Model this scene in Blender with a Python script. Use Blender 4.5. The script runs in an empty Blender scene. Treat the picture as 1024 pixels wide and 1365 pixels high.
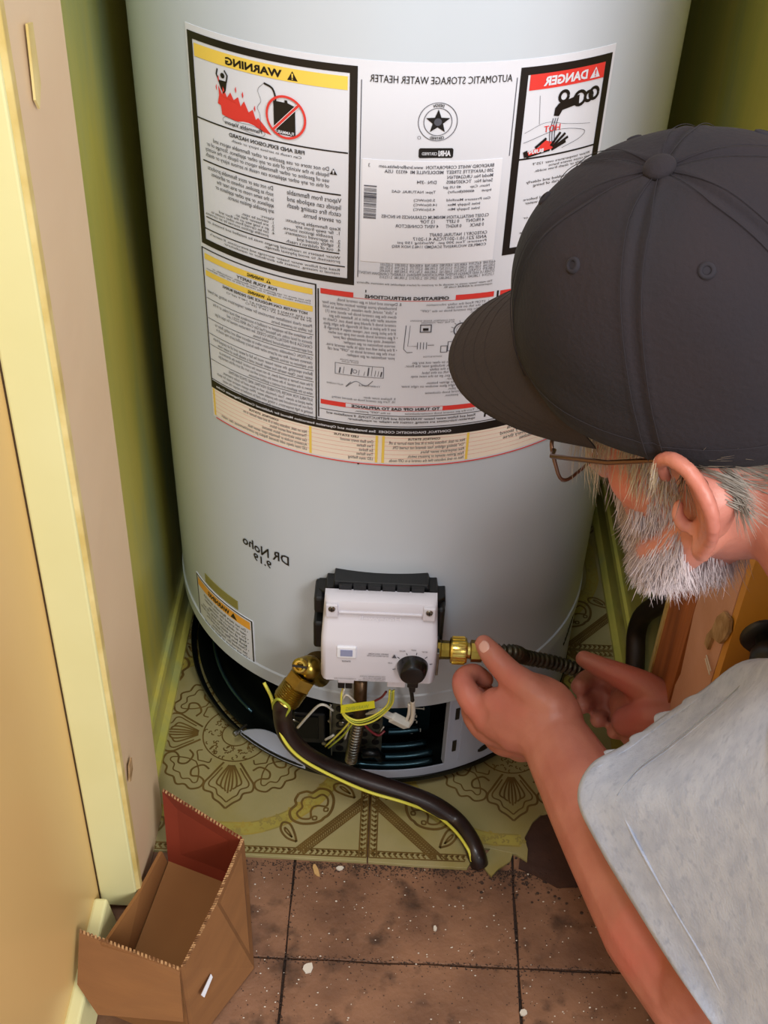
import bpy, bmesh, math, random
from math import sin, cos, pi, radians, sqrt, atan2
from mathutils import Vector, Matrix, noise
from mathutils.bvhtree import BVHTree
random.seed(7)
S = bpy.context.scene
COL = S.collection

# ------------------------------------------------------------------ camera
FPX = 1597.0
CAM = Vector((0, -1.147, 1.2))
YAW, PITCH, ROLL = -.0009, .7025, .042
_f = Vector((sin(YAW)*cos(PITCH), cos(YAW)*cos(PITCH), -sin(PITCH)))
_r = _f.cross(Vector((0, 0, 1))).normalized()
_u = _r.cross(_f)
CR = _r*cos(ROLL)+_u*sin(ROLL)
CU = -_r*sin(ROLL)+_u*cos(ROLL)
cd = bpy.data.cameras.new('camera')
cd.sensor_fit = 'HORIZONTAL'; cd.sensor_width = 36; cd.lens = 36*FPX/1024; cd.clip_start = .02
cam = bpy.data.objects.new('camera', cd); COL.objects.link(cam)
cam.matrix_world = Matrix(((CR.x, CU.x, -_f.x, CAM.x), (CR.y, CU.y, -_f.y, CAM.y), (CR.z, CU.z, -_f.z, CAM.z), (0, 0, 0, 1)))
S.camera = cam
# ------------------------------------------------------------------ light
w = bpy.data.worlds.new('world'); S.world = w; w.use_nodes = True
w.node_tree.nodes['Background'].inputs[0].default_value = (.91, .94, 1.0, 1)
w.node_tree.nodes['Background'].inputs[1].default_value = .74
def area(name, loc, target, size, power, color, sy=None):
    l = bpy.data.lights.new(name, 'AREA'); l.energy = power; l.color = color; l.size = size
    if sy: l.shape = 'RECTANGLE'; l.size_y = sy
    o = bpy.data.objects.new(name, l); COL.objects.link(o); o.location = loc
    o.rotation_euler = (Vector(target)-Vector(loc)).to_track_quat('-Z', 'Y').to_euler()
area('window_light', (1.7, -2.9, 2.3), (-.1, -.2, .5), 1.3, 112, (1, .975, .95), 1.2)
area('overhead_fill', (-.26, -1.15, 2.25), (.1, 0, .6), .5, 26, (.90, .95, 1.0))  # unseen fill lamp added overhead to brighten the closet walls
S.view_settings.view_transform = 'Standard'
S.view_settings.look = 'None'
S.view_settings.gamma = 1
S.view_settings.use_curve_mapping = False
S.view_settings.exposure = -0.12

# ------------------------------------------------------------------ helpers
def ray(px, py): return _f + CR*((px-512)/FPX) - CU*((py-682.5)/FPX)
def pd(px, py, d): return CAM + ray(px, py)*d
def pz(px, py, z=0.):
    r = ray(px, py); return CAM + r*((z-CAM.z)/r.z)
def py_(px, py, y):
    r = ray(px, py); return CAM + r*((y-CAM.y)/r.y)
def px_(px, py, x):
    r = ray(px, py); return CAM + r*((x-CAM.x)/r.x)
def lin(h):
    h = h.lstrip('#'); c = [int(h[i:i+2], 16)/255 for i in (0, 2, 4)]
    return tuple((v/12.92 if v <= .04045 else ((v+.055)/1.055)**2.4) for v in c)+(1,)

def mat(name, c1, c2=None, scale=20, rough=.6, metal=0, bump=0, bscale=None, coat=0, detail=6, stretch=None, sss=0, lo=.35, hi=.65, spec=.5, c3=None, c3scale=5, c3lo=.5, c3hi=.7, sheen=0, trans=0):
    m = bpy.data.materials.new(name); m.use_nodes = True
    nt = m.node_tree; N = nt.nodes; L = nt.links
    b = N['Principled BSDF']
    b.inputs['Roughness'].default_value = rough; b.inputs['Metallic'].default_value = metal
    b.inputs['Base Color'].default_value = lin(c1)
    b.inputs['Specular IOR Level'].default_value = spec
    b.inputs['Coat Weight'].default_value = coat; b.inputs['Coat Roughness'].default_value = .15
    b.inputs['Sheen Weight'].default_value = sheen
    b.inputs['Transmission Weight'].default_value = trans
    if sss:
        b.inputs['Subsurface Weight'].default_value = sss; b.inputs['Subsurface Radius'].default_value = (.012, .005, .003); b.inputs['Subsurface Scale'].default_value = 1
    tc = N.new('ShaderNodeTexCoord'); vec = tc.outputs['Object']
    if stretch:
        mp = N.new('ShaderNodeMapping'); mp.inputs['Scale'].default_value = stretch; L.new(vec, mp.inputs[0]); vec = mp.outputs[0]
    def nz(sc, dt=detail):
        n = N.new('ShaderNodeTexNoise'); n.inputs['Scale'].default_value = sc; n.inputs['Detail'].default_value = dt; L.new(vec, n.inputs['Vector']); return n
    if c2:
        n = nz(scale); r = N.new('ShaderNodeValToRGB'); L.new(n.outputs['Fac'], r.inputs[0])
        r.color_ramp.elements[0].position = lo; r.color_ramp.elements[1].position = hi
        r.color_ramp.elements[0].color = lin(c1); r.color_ramp.elements[1].color = lin(c2)
        out = r.outputs[0]
        if c3:
            n3 = nz(c3scale); r3 = N.new('ShaderNodeValToRGB'); L.new(n3.outputs['Fac'], r3.inputs[0])
            r3.color_ramp.elements[0].position = c3lo; r3.color_ramp.elements[1].position = c3hi
            r3.color_ramp.elements[0].color = (0, 0, 0, 1); r3.color_ramp.elements[1].color = (1, 1, 1, 1)
            mx = N.new('ShaderNodeMix'); mx.data_type = 'RGBA'; L.new(r3.outputs[0], mx.inputs[0]); L.new(out, mx.inputs[6]); mx.inputs[7].default_value = lin(c3)
            out = mx.outputs[2]
        L.new(out, b.inputs['Base Color'])
    if bump:
        n = nz(bscale or scale*3); bp = N.new('ShaderNodeBump'); bp.inputs['Strength'].default_value = bump; bp.inputs['Distance'].default_value = .002
        L.new(n.outputs['Fac'], bp.inputs['Height']); L.new(bp.outputs[0], b.inputs['Normal'])
    return m

class MB:
    def __init__(s): s.v = []; s.f = []; s.m = []
    def add(s, vs, fs, mi=0):
        n = len(s.v); s.v += [tuple(v) for v in vs]; s.f += [tuple(n+i for i in f) for f in fs]; s.m += [mi]*len(fs)
    def quad(s, a, b, c, d): s.add([a, b, c, d], [(0, 1, 2, 3)])
    def box(s, lo, hi, M=None):
        x0, y0, z0 = lo; x1, y1, z1 = hi
        vs = [Vector(p) for p in ((x0, y0, z0), (x1, y0, z0), (x1, y1, z0), (x0, y1, z0), (x0, y0, z1), (x1, y0, z1), (x1, y1, z1), (x0, y1, z1))]
        if M: vs = [M@v for v in vs]
        s.add(vs, [(0, 3, 2, 1), (4, 5, 6, 7), (0, 1, 5, 4), (1, 2, 6, 5), (2, 3, 7, 6), (3, 0, 4, 7)])
    def hexa(s, b, t):            # bottom ring of 4 and top ring of 4
        s.add(list(b)+list(t), [(0, 3, 2, 1), (4, 5, 6, 7), (0, 1, 5, 4), (1, 2, 6, 5), (2, 3, 7, 6), (3, 0, 4, 7)])
    def slab(s, pts, th):         # polygon with thickness vector
        th = Vector(th); n = len(pts); a = [Vector(p) for p in pts]
        s.add(a+[p+th for p in a], [tuple(range(n-1, -1, -1)), tuple(range(n, 2*n))]+[(i, (i+1) % n, n+(i+1) % n, n+i) for i in range(n)])
    def tube(s, pts, rad, n=10, cap=True, ell=None, side=None):
        pts = [Vector(p) for p in pts]; k = len(pts)
        if not hasattr(rad, '__len__'): rad = [rad]*k
        up = Vector(side) if side else Vector((.12, .33, .94)); vs = []
        for i in range(k):
            t = (pts[min(i+1, k-1)]-pts[max(i-1, 0)]).normalized()
            a = (up - t*up.dot(t))
            if a.length < 1e-4: a = t.orthogonal()
            a.normalize(); up = a; b = t.cross(a)
            ea, eb = (ell[i] if ell else (1, 1))
            for j in range(n):
                q = 2*pi*j/n; vs.append(pts[i]+(a*cos(q)*ea+b*sin(q)*eb)*rad[i])
        fs = [(i*n+j, i*n+(j+1) % n, (i+1)*n+(j+1) % n, (i+1)*n+j) for i in range(k-1) for j in range(n)]
        if cap: fs += [tuple(range(n-1, -1, -1)), tuple((k-1)*n+j for j in range(n))]
        s.add(vs, fs)
    def lathe(s, prof, a0=0., a1=360., n=96, org=(0, 0, 0), M=None):   # prof: (r,z); angle measured from -y towards +x
        full = abs(a1-a0) >= 359.9; m = n if full else n+1; org = Vector(org); vs = []
        for i in range(m):
            a = radians(a0+(a1-a0)*i/n)
            for r, z in prof:
                v = Vector((r*sin(a), -r*cos(a), z)); v = M@v if M else v
                vs.append(v+org)
        k = len(prof)
        s.add(vs, [(i*k+j, ((i+1) % m)*k+j, ((i+1) % m)*k+j+1, i*k+j+1) for i in range(n) for j in range(k-1)])
    def ball(s, c, r, M=None, nu=16, nv=10):
        c = Vector(c)
        if not hasattr(r, '__len__'): r = (r, r, r)
        vs = []
        for i in range(nv+1):
            ph = pi*i/nv
            for j in range(nu):
                q = 2*pi*j/nu; v = Vector((r[0]*sin(ph)*cos(q), r[1]*sin(ph)*sin(q), r[2]*cos(ph)))
                vs.append(c+(M@v if M else v))
        s.add(vs, [(i*nu+j, (i+1)*nu+j, (i+1)*nu+(j+1) % nu, i*nu+(j+1) % nu) for i in range(nv) for j in range(nu)])
    def build(s, name, m, parent=None, smooth=False, bevel=0, kind=None, label=None, autos=None, solid=0, sub=0):
        me = bpy.data.meshes.new(name); me.from_pydata(s.v, [], s.f)
        for x in (m if isinstance(m, (list, tuple)) else [m]): me.materials.append(x)
        if any(s.m): me.polygons.foreach_set('material_index', s.m)
        if smooth: me.polygons.foreach_set('use_smooth', [True]*len(me.polygons))
        me.update(); o = bpy.data.objects.new(name, me); COL.objects.link(o); o.parent = parent
        if autos is not None:
            bm = bmesh.new(); bm.from_mesh(me); bmesh.ops.remove_doubles(bm, verts=bm.verts, dist=1e-6)
            for f in bm.faces: f.smooth = True
            for e in bm.edges:
                e.smooth = len(e.link_faces) == 2 and e.calc_face_angle(0) < radians(autos)
            bm.to_mesh(me); bm.free()
        if solid:
            md = o.modifiers.new('s', 'SOLIDIFY'); md.thickness = solid; md.offset = 0
        if bevel:
            md = o.modifiers.new('b', 'BEVEL'); md.width = bevel; md.segments = 2; md.limit_method = 'ANGLE'
        if sub:
            md = o.modifiers.new('u', 'SUBSURF'); md.levels = sub; md.render_levels = sub
        if kind: o['kind'] = kind
        if label: o['label'] = label
        return o
def thing(name, label, cat, loc=(0, 0, 0), group=None):
    o = bpy.data.objects.new(name, None); COL.objects.link(o); o.empty_display_size = .05
    o['label'] = label; o['category'] = cat
    if group: o['group'] = group
    return o
def tag(o, label, cat, group=None):
    o['label'] = label; o['category'] = cat
    if group: o['group'] = group
    return o
def cr(pts, n=8):               # Catmull-Rom
    P = [Vector(p) for p in pts]; P = [P[0]*2-P[1]]+P+[P[-1]*2-P[-2]]; out = []
    for i in range(1, len(P)-2):
        for k in range(n):
            t = k/n; a, b, c, d = P[i-1:i+3]
            out.append(.5*((2*b)+(c-a)*t+(2*a-5*b+4*c-d)*t*t+(3*b-a-3*c+d)*t**3))
    out.append(P[-2]); return out
def lerp_list(vals, n=8):
    out = []
    for i in range(len(vals)-1):
        for k in range(n):
            t = k/n; a, b = vals[i], vals[i+1]
            out.append(a+(b-a)*t if not isinstance(a, tuple) else tuple(p+(q-p)*t for p, q in zip(a, b)))
    out.append(vals[-1]); return out

R = .254
def cyl(az, z, off=0.):
    a = radians(az); return Vector(((R+off)*sin(a), -(R+off)*cos(a), z))

# ------------------------------------------------------------------ materials
M_jacket = mat('heater_enamel', 'BBC3CB', 'B5BDC5', 3, .3, coat=.25, spec=.4)
M_skirt = mat('skirt_enamel', 'AEB4C4', 'A5ABBC', 5, .35)
M_label = mat('label_paper', 'D6D9E2', rough=.35)
M_sticker = mat('sticker_paper', 'E2E4EC', rough=.4)
M_black = mat('black_ink', '14100E', rough=.45)
M_grey = mat('grey_ink', '4E505A', rough=.5)
M_red = mat('red_ink', 'D93A34', rough=.45)
M_yellow = mat('yellow_ink', 'EBCB58', rough=.45)
M_cream = mat('cream_ink', 'EBE0D0', rough=.45)
M_orange = mat('orange_ink', 'E9A63C', rough=.45)
M_dark = mat('dark_metal', '15181A', '0C0E0F', 12, .35, metal=.6)
M_pan = mat('pan_steel', '262C29', '151918', 10, .4, metal=.8)
M_teal = mat('blued_steel', '51707A', '2C444C', 14, .25, metal=.85)
M_steel = mat('steel', 'A7A59C', '7C7A72', 40, .3, metal=1)
M_gal = mat('galvanised', '8A8778', '6B6858', 60, .4, metal=.8)
M_brass = mat('brass', 'B39A4A', '8C7430', 50, .28, metal=1, bump=.15, bscale=200)
M_brass2 = mat('bright_brass', 'D8C06A', 'B49A45', 40, .25, metal=1)
M_valve = mat('valve_plastic', 'CFCDD6', rough=.4)
M_blackp = mat('black_plastic', '08090A', '0D0E10', 30, .42)
M_knob = mat('knob_plastic', '0B0B0C', rough=.22)
M_hose = mat('drain_rubber', '2A1A17', '1D120F', 30, .38, bump=.1, coat=.15)
M_pipe = mat('dark_pipe', '2A1A10', '1D120B', 30, .5)
M_wy = mat('yellow_wire', 'D9D24E', rough=.4)
M_wg = mat('green_wire', 'A4AE38', rough=.4)
M_ww = mat('white_wire', 'D8D3C8', rough=.4)
M_wr = mat('red_wire', '7E2B33', rough=.4)
M_tagy = mat('tag_yellow', 'CFCB25', rough=.45)
M_conn = mat('connector_nylon', 'C9C7BE', rough=.35, sss=0)
M_vinyl = mat('vinyl_flooring', 'A3966A', '928858', 9, .42, bump=.15, bscale=60, c3='8E7E36', c3scale=7, c3lo=.5, c3hi=.72, lo=.3, hi=.7)
M_pat = mat('vinyl_print', '6F5524', '5C451C', 30, .5)
M_pat2 = mat('vinyl_gold_print', 'A08A3A', '8E7E40', 40, .5, lo=.45, hi=.55)
M_band = mat('vinyl_gold_band', 'A59646', '97893E', 30, .45)
M_tile = mat('old_tile', '8F674D', '684835', 14, .5, bump=.6, bscale=90, c3='4A3325', c3scale=30, c3lo=.55, c3hi=.72, lo=.3, hi=.7)
M_grime = mat('floor_grime', '2E2019', '453024', 40, .8, bump=.8)
M_wallg = mat('olive_gloss_with_reflection', 'D2C25A', 'B6B556', 4, .28, coat=.5, stretch=(3, 3, .5), bump=.2, bscale=9, c3='7C9A8A', c3scale=2.6, c3lo=.5, c3hi=.75)  # blue-green patches put the heater's reflection into the olive paint colour
M_side = mat('peach_wall_paint', 'E2BC7C', 'DDB676', 3, .38, bump=.12, bscale=14, coat=.15, stretch=(1, 1, .4))
M_cas = mat('pale_yellow_trim_paint', 'DEDAA6', 'D8D39B', 5, .4, bump=.1, bscale=30)
M_jamb = mat('pink_cream_paint', 'DDC3A0', 'D8BC99', 6, .45, bump=.25, bscale=25)
M_edge = mat('yellow_edge_paint', 'DCC98A', 'C7AE66', 30, .5)
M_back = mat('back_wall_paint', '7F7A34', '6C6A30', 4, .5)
M_wood = mat('stud_wood', 'B46B36', '8C4E22', 9, .6, stretch=(8, 8, .8), bump=.4, bscale=20, detail=8)
M_plaster = mat('pink_plaster', 'C99880', 'BD8C70', 14, .65, bump=.3, bscale=60)
M_scar = mat('bare_plaster', 'B4946A', '8A693F', 60, .85, bump=.9, bscale=120)
M_wallo = mat('orange_wall_paint', 'CB8F34', 'C48729', 4, .45)
M_card = mat('cardboard', '845830', '7B512C', 12, .8, stretch=(1, 1, 6), bump=.1, bscale=80)
M_cardin = mat('cardboard_inside', '936334', '8B5D30', 10, .8)
M_cardred = mat('red_cardboard', '812D13', '792911', 10, .75)
M_cedge = mat('cardboard_edge', '7A5230', 'B98F62', 140, .9, lo=.45, hi=.55)
M_shirt = mat('heather_cotton', 'C0CBE2', 'AEBAD4', 55, .92, bump=.35, bscale=420, sheen=.2, detail=9, c3='A2AFCB', c3scale=150, c3lo=.54, c3hi=.74)
M_thread = mat('shirt_thread', 'A3ABB9', rough=.9)
M_cap = mat('washed_cotton', '17131B', '20171B', 9, .95, bump=.3, bscale=300, sheen=.0, c3='101219', c3scale=5, c3lo=.45, c3hi=.62)
M_visor = mat('visor_cotton', '2C201A', '251B17', 14, .95, bump=.3, bscale=300, sheen=.0)
M_capd = mat('cap_stitch', '1E1A21', rough=.95)
M_skin = mat('skin', 'BE7C69', 'B06B5B', 22, .45, sss=.10, bump=.25, bscale=160, c3='C4695C', c3scale=9, c3lo=.5, c3hi=.7)
M_nail = mat('fingernail', 'D9A99C', rough=.3)
M_beard = mat('white_beard', 'B3A6A8', rough=.6)
M_hair = mat('grey_hair', '766B5F', rough=.5)
M_hair2 = mat('light_grey_hair', 'B3A690', rough=.5)
M_glass = mat('spectacle_lens', 'FFFFFF', rough=.02, trans=1)
M_frame = mat('spectacle_metal', '6E5344', rough=.3, metal=.8)
M_jean = mat('blue_denim', '2F3D55', '26334A', 60, .9)
M_chip = mat('white_plaster_chip', 'CFC6B8', rough=.8)
M_splint = mat('splinter_wood', 'C29A62', rough=.7)

# ------------------------------------------------------------------ floor
fl = MB(); fl.box((-1.2, -1.9, -.03), (1.6, .45, -.0095)); floor = fl.build('floor', M_grime, kind='structure')
TS = .2286
def chipped(x0, y0, x1, y1, z0, z1):
    m = MB(); g = .0009; n = 5; pts = []
    cs = [(x0+g, y0+g), (x1-g, y0+g), (x1-g, y1-g), (x0+g, y1-g)]
    for i in range(4):
        a, b = Vector(cs[i]), Vector(cs[(i+1) % 4])
        for k in range(n):
            p = a.lerp(b, k/n); j = random.uniform(-.0014, .0006)
            c = Vector(((x0+x1)/2, (y0+y1)/2)); p = p+(p-c).normalized()*j; pts.append((p.x, p.y, z0))
    m.slab(pts, (0, 0, z1-z0)); return m
for ix in range(-4, 6):
    for iy in range(-6, 3):
        TX = .252; x0 = -.087+ix*TX; y0 = -.475+iy*TS
        if y0 > -.25 and not (-.5 < x0 < .4): continue
        chipped(x0, y0, x0+TX, y0+TS, -.0095, -.0045+random.uniform(-.0004, .0004)).build('tile', M_tile, floor, bevel=.0006)

# vinyl squares with printed pattern
def ribbon(mb, pts, wd, z, closed=False):
    n = len(pts); vs = []
    for i in range(n):
        a = Vector(pts[(i-1) % n] if (closed or i) else pts[0]); b = Vector(pts[(i+1) % n] if (closed or i < n-1) else pts[-1])
        t = (b-a); t = t.normalized() if t.length > 1e-9 else Vector((1, 0)); nn = Vector((-t.y, t.x))*wd/2
        p = Vector(pts[i]); vs += [(p.x+nn.x, p.y+nn.y, z), (p.x-nn.x, p.y-nn.y, z)]
    fs = [(2*i, 2*i+1, 2*((i+1) % n)+1, 2*((i+1) % n)) for i in range(n if closed else n-1)]
    mb.add(vs, fs)
def c2(pts, n=5, closed=False):
    P = [Vector((p[0], p[1], 0)) for p in pts]
    if closed: P = P+[P[0]]
    return [(q.x, q.y) for q in cr(P, n)]
H = .1725
def pattern(cx, cy, region):
    A = MB(); G = MB(); cz = [0]
    def put(mb, pts, wd, ang=0, mir=False, org=(0, 0), closed=False):
        ca, sa = cos(ang), sin(ang); q = []; cz[0] += 1; z = (.00050 if mb is A else .00035 if mb is G else .00025)+cz[0]*1.1e-7
        for x, y in pts:
            if mir: x = -x
            x, y = x*ca-y*sa+org[0], x*sa+y*ca+org[1]; q.append((cx+x, cy+y))
        seg = []
        for p in q+([q[0]] if closed else []):
            if region(*p): seg.append(p)
            else:
                if len(seg) > 1: ribbon(mb, seg, wd*1.55, z)
                seg = []
        if len(seg) > 1: ribbon(mb, seg, wd*1.55, z)
    circ = lambda r, n=48: [(r*cos(2*pi*i/n), r*sin(2*pi*i/n)) for i in range(n+1)]
    put(A, circ(.018), .0011); put(A, circ(.042, 64), .0011)
    for k in range(110):       # braided ring
        a = random.uniform(0, 2*pi); r = random.uniform(.021, .040); b = random.uniform(0, 2*pi)
        put(A, [(r*cos(a)+.003*cos(b+t)*t/1.5, r*sin(a)+.003*sin(b+t)*t/1.5) for t in (0, .7, 1.4, 2.1)], .0010)
    for k in range(4):         # four palmettes on the axes
        a = k*pi/2
        for mir in (False, True):
            put(A, c2([(0, .112), (.008, .104), (.016, .098), (.019, .090), (.029, .086), (.030, .076), (.024, .066), (.014, .050), (.010, .044)]), .0017, a, mir)
            put(A, c2([(0, .103), (.007, .096), (.012, .092), (.015, .084), (.023, .080), (.024, .074), (.018, .064), (.011, .052)]), .0012, a, mir)
            for s in (.22, .5, .78):
                put(A, c2([(.004*s, .048), (.010*s*1.6, .066), (.012*s*1.6, .085-.012*s), (.007*s*1.6, .09-.012*s)]), .0014, a, mir)
        put(A, [(0, .048), (0, .09)], .0014, a)
        for mir in (False, True):   # curling leaves on the diagonals
            b = a+pi/4
            put(A, c2([(0, .097), (.011, .101), (.018, .094), (.028, .093), (.034, .083), (.030, .074), (.021, .074), (.013, .080), (.006, .073), (.010, .060), (.020, .058)]), .0016, b, mir)
            put(A, c2([(0, .088), (.009, .091), (.015, .085), (.023, .085), (.025, .080), (.016, .071), (.008, .066), (0, .063)]), .0011, b, mir)
            put(A, c2([(0, .06), (.006, .056), (.012, .052), (.009, .046)]), .0011, b, mir)
    BN = MB()
    bp = [(.142*cos(radians(t))/max(1, max(abs(cos(radians(t))), abs(sin(radians(t))))*1.02), .142*sin(radians(t))/max(1, max(abs(cos(radians(t))), abs(sin(radians(t))))*1.02)) for t in range(0, 361, 3)]
    put(BN, bp, .0165/1.55)
    for s, wd in ((-.5, .0013), (.5, .0013)):   # gold octagonal ring
        r = .142+s*.016
        put(G, [(r*cos(radians(t))/max(1, max(abs(cos(radians(t))), abs(sin(radians(t))))*1.02), r*sin(radians(t))/max(1, max(abs(cos(radians(t))), abs(sin(radians(t))))*1.02)) for t in range(0, 361, 4)], wd)
    for k in range(420):
        a = random.uniform(0, 2*pi); r = random.uniform(.1355, .1485); b = random.uniform(0, pi)
        put(G, [(r*cos(a), r*sin(a)), (r*cos(a)+.004*cos(b), r*sin(a)+.004*sin(b)), (r*cos(a)+.005*cos(b+.7), r*sin(a)+.005*sin(b+.7))], .0015)
    h = H-.0015
    for k in range(4):         # border and corner cut braid, shield and drops
        a = k*pi/2
        for mir in (False, True):
            put(A, [(t*h/20, -h) for t in range(21)], .0011, a, mir); put(A, [(t*h/20, -h+.0085) for t in range(21)], .0011, a, mir)
            for i in range(26):
                x = i*h/26; put(A, c2([(x, -h+.0015), (x+.003, -h+.004), (x+.001, -h+.007), (x+.005, -h+.0055)], 3), .0013, a, mir)
        o = (h*cos(a-pi/4)*sqrt(2), h*sin(a-pi/4)*sqrt(2)); b = a-pi/4+pi/2    # corner; local +y points to the centre
        L0 = .064; L1 = .052
        put(A, [(-L0+t*L0/12, L0) for t in range(25)], .0012, b, org=o); put(A, [(-L1+t*L1/12, L1) for t in range(25)], .0012, b, org=o)
        for i in range(34):
            x = -L1+.001+i*2*L1/34; put(A, c2([(x, L1+.001), (x+.003, L1+.005), (x-.001, L1+.008), (x+.003, L0-.001)], 3), .0013, b, org=o)
        for mir in (False, True):
            put(A, c2([(0, .120), (.009, .116), (.013, .110), (.024, .108), (.030, .098), (.026, .086), (.016, .077), (.006, .073), (0, .0735)]), .0022, b, mir, o)
            put(A, c2([(0, .111), (.006, .108), (.010, .102), (.020, .100), (.021, .091), (.013, .084), (.006, .091), (0, .094)]), .0017, b, mir, o)
            put(A, c2([(.046, .070), (.040, .081), (.036, .094), (.041, .101), (.049, .095), (.051, .082), (.046, .070)]), .0018, b, mir, o)
            put(A, c2([(.046, .078), (.0435, .087), (.0435, .094), (.046, .091), (.0465, .085), (.046, .078)]), .0014, b, mir, o)
            put(A, c2([(.009, .0775), (.012, .0805), (.009, .0835), (.006, .0805), (.009, .0775)]), .0013, b, mir, o)
    return A, G, BN
YF = -.350
tiles = []
for ix in (-1, 0):
    for iy in (0, 1):
        x0 = -.003+ix*2*H; x1 = x0+2*H; y0 = YF+iy*2*H; y1 = y0+2*H
        x0c = max(x0, -.29); x1c = min(x1, .335); y1c = min(y1, .335)
        g = .0008
        if ix == 0 and iy == 0:    # broken right front corner, bite where the hose goes through
            out = [(x0c+g, y0-.004), (.05, y0-.006), (.112, y0-.007), (.118, y0+.004), (.128, y0+.012), (.126, y0+.022), (.14, y0+.021), (.155, y0+.018), (.170, y0+.015), (.182, y0+.006), (.184, y0+.022), (.181, y0+.038), (.192, y0+.06), (.203, y0+.072), (.220, y0+.077), (.248, y0+.074), (.262, y0+.06), (.275, y0+.03), (x1c, y0+.02), (x1c, y1c-g), (x0c+g, y1c-g)]
        else:
            out = [(x0c, y0+g if iy else y0), (x1c-g, y0+g if iy else y0-.004), (x1c-g, y1c-g), (x0c, y1c-g)]
        m = MB(); m.slab([(a, b, -.0044) for a, b in out], (0, 0, .0046))
        vt = m.build('vinyl_square', M_vinyl, floor, bevel=.0004)
        def inside(px, py, out=out):
            c = False; n = len(out)
            for i in range(n):
                (ax, ay), (bx, by) = out[i], out[(i+1) % n]
                if (ay > py) != (by > py) and px < (bx-ax)*(py-ay)/(by-ay)+ax: c = not c
            return c
        A, G, BN = pattern((x0+x1)/2, (y0+y1)/2, inside)
        A.build('printed_pattern', M_pat, vt, kind='stuff'); G.build('gold_print', M_pat2, vt, kind='stuff')
        if BN.v: BN.build('gold_band', M_band, vt)

# grime & crumbs
b = MB(); b.slab([(.172, -.352, -.0044), (.176, -.325, -.0044), (.186, -.285, -.0044), (.215, -.262, -.0044), (.27, -.264, -.0044), (.335, -.29, -.0044), (.335, -.385, -.0044), (.30, -.40, -.0044), (.255, -.372, -.0044), (.215, -.375, -.0044), (.19, -.36, -.0044)], (0, 0, .0012))
b.build('bare_underlay', mat('damp_underlay', '4A2E20', '38221A', 20, .6, bump=.5, bscale=90), floor)
cb = MB()
for k in range(900):
    if k < 420: x = random.uniform(-.15, .28); y = YF-.008-abs(random.gauss(0, .010)); s = random.uniform(.0003, .0012)
    elif k < 560: x = random.gauss(.19, .04); y = random.gauss(-.36, .02); s = random.uniform(.0006, .0025)
    else: x = random.uniform(-.15, .35); y = random.uniform(-.70, -.36); s = random.uniform(.0003, .0010)
    cb.ball((x, y, -.004), (s, s*.8, s*.5), nu=5, nv=3)
for k in range(4200):
    if k < 1300: x = random.uniform(-.15, .30); y = YF-.005-abs(random.gauss(0, .006)); s = random.uniform(.0003, .0010)
    elif k < 2000: x = -.087+random.choice((0, .252))+random.gauss(0, .0022); y = random.uniform(-.72, YF); s = random.uniform(.0003, .0009)
    elif k < 2800: x = random.uniform(-.16, .34); y = -.475+random.gauss(0, .0022); s = random.uniform(.0003, .0009)
    else: x = random.uniform(-.16, .36); y = random.uniform(-.70, YF); s = random.uniform(.0002, .0007)
    cb.ball((x, y, -.0043), (s*random.uniform(.8, 1.8), s, s*.35), nu=5, nv=3)
cb.build('dirt_crumbs', M_grime, floor, kind='stuff')
cw = MB()
for k in range(420):
    x = random.uniform(-.14, .33); y = random.uniform(-.62, -.355); s = random.uniform(.0003, .0011)*(1.6 if random.random() < .06 else 1)
    cw.ball((x, y, -.0038), (s*random.uniform(.7, 1.5), s*.8, s*.5), nu=5, nv=3)
cw.build('white_specks', M_chip, floor, kind='stuff')
def chip(px, py, s, name, m, label, cat, el=1., rot=0.):
    c = pz(px, py, -.0035); b = MB(); n = 7; pts = []
    for i in range(n):
        a = 2*pi*i/n; rr = s*random.uniform(.65, 1.1); x, y = rr*cos(a)*el, rr*sin(a)
        pts.append((c.x+x*cos(rot)-y*sin(rot), c.y+x*sin(rot)+y*cos(rot), -.0042))
    b.slab(pts, (0, 0, .0022)); return tag(b.build(name, m), label, cat)
chip(410, 1290, .0065, 'plaster_chip', M_chip, 'white crumbled plaster chip on the old floor tile right of the cardboard box', 'debris')
chip(421, 1160, .011, 'wood_splinter', M_splint, 'pale pointed wood splinter lying at the front edge of the patterned vinyl', 'debris', .3, .35)
chip(453, 1158, .003, 'paint_flake', M_chip, 'small pale paint flake right of the wood splinter at the vinyl edge', 'debris', 1.5, .3)
chip(580, 1238, .0042, 'paint_flake', M_chip, 'small white paint flake on the old tile below the drain hose bend', 'debris', .6, .3)
chip(698, 1350, .004, 'paint_flake', M_chip, 'white paint flake on the brown floor beside the bare elbow near the lower edge', 'debris', 1.2, .5)
# torn vinyl scrap by the hose end
b = MB(); b.slab([pz(a, c, -.004) for a, c in ((640, 1150), (655, 1132), (668, 1130), (684, 1138), (680, 1150), (664, 1160), (655, 1170), (648, 1162))], (0, 0, .003))
tag(b.build('vinyl_scrap', M_vinyl), 'torn scrap of dirty vinyl lying at the end of the black drain hose', 'debris')

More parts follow.
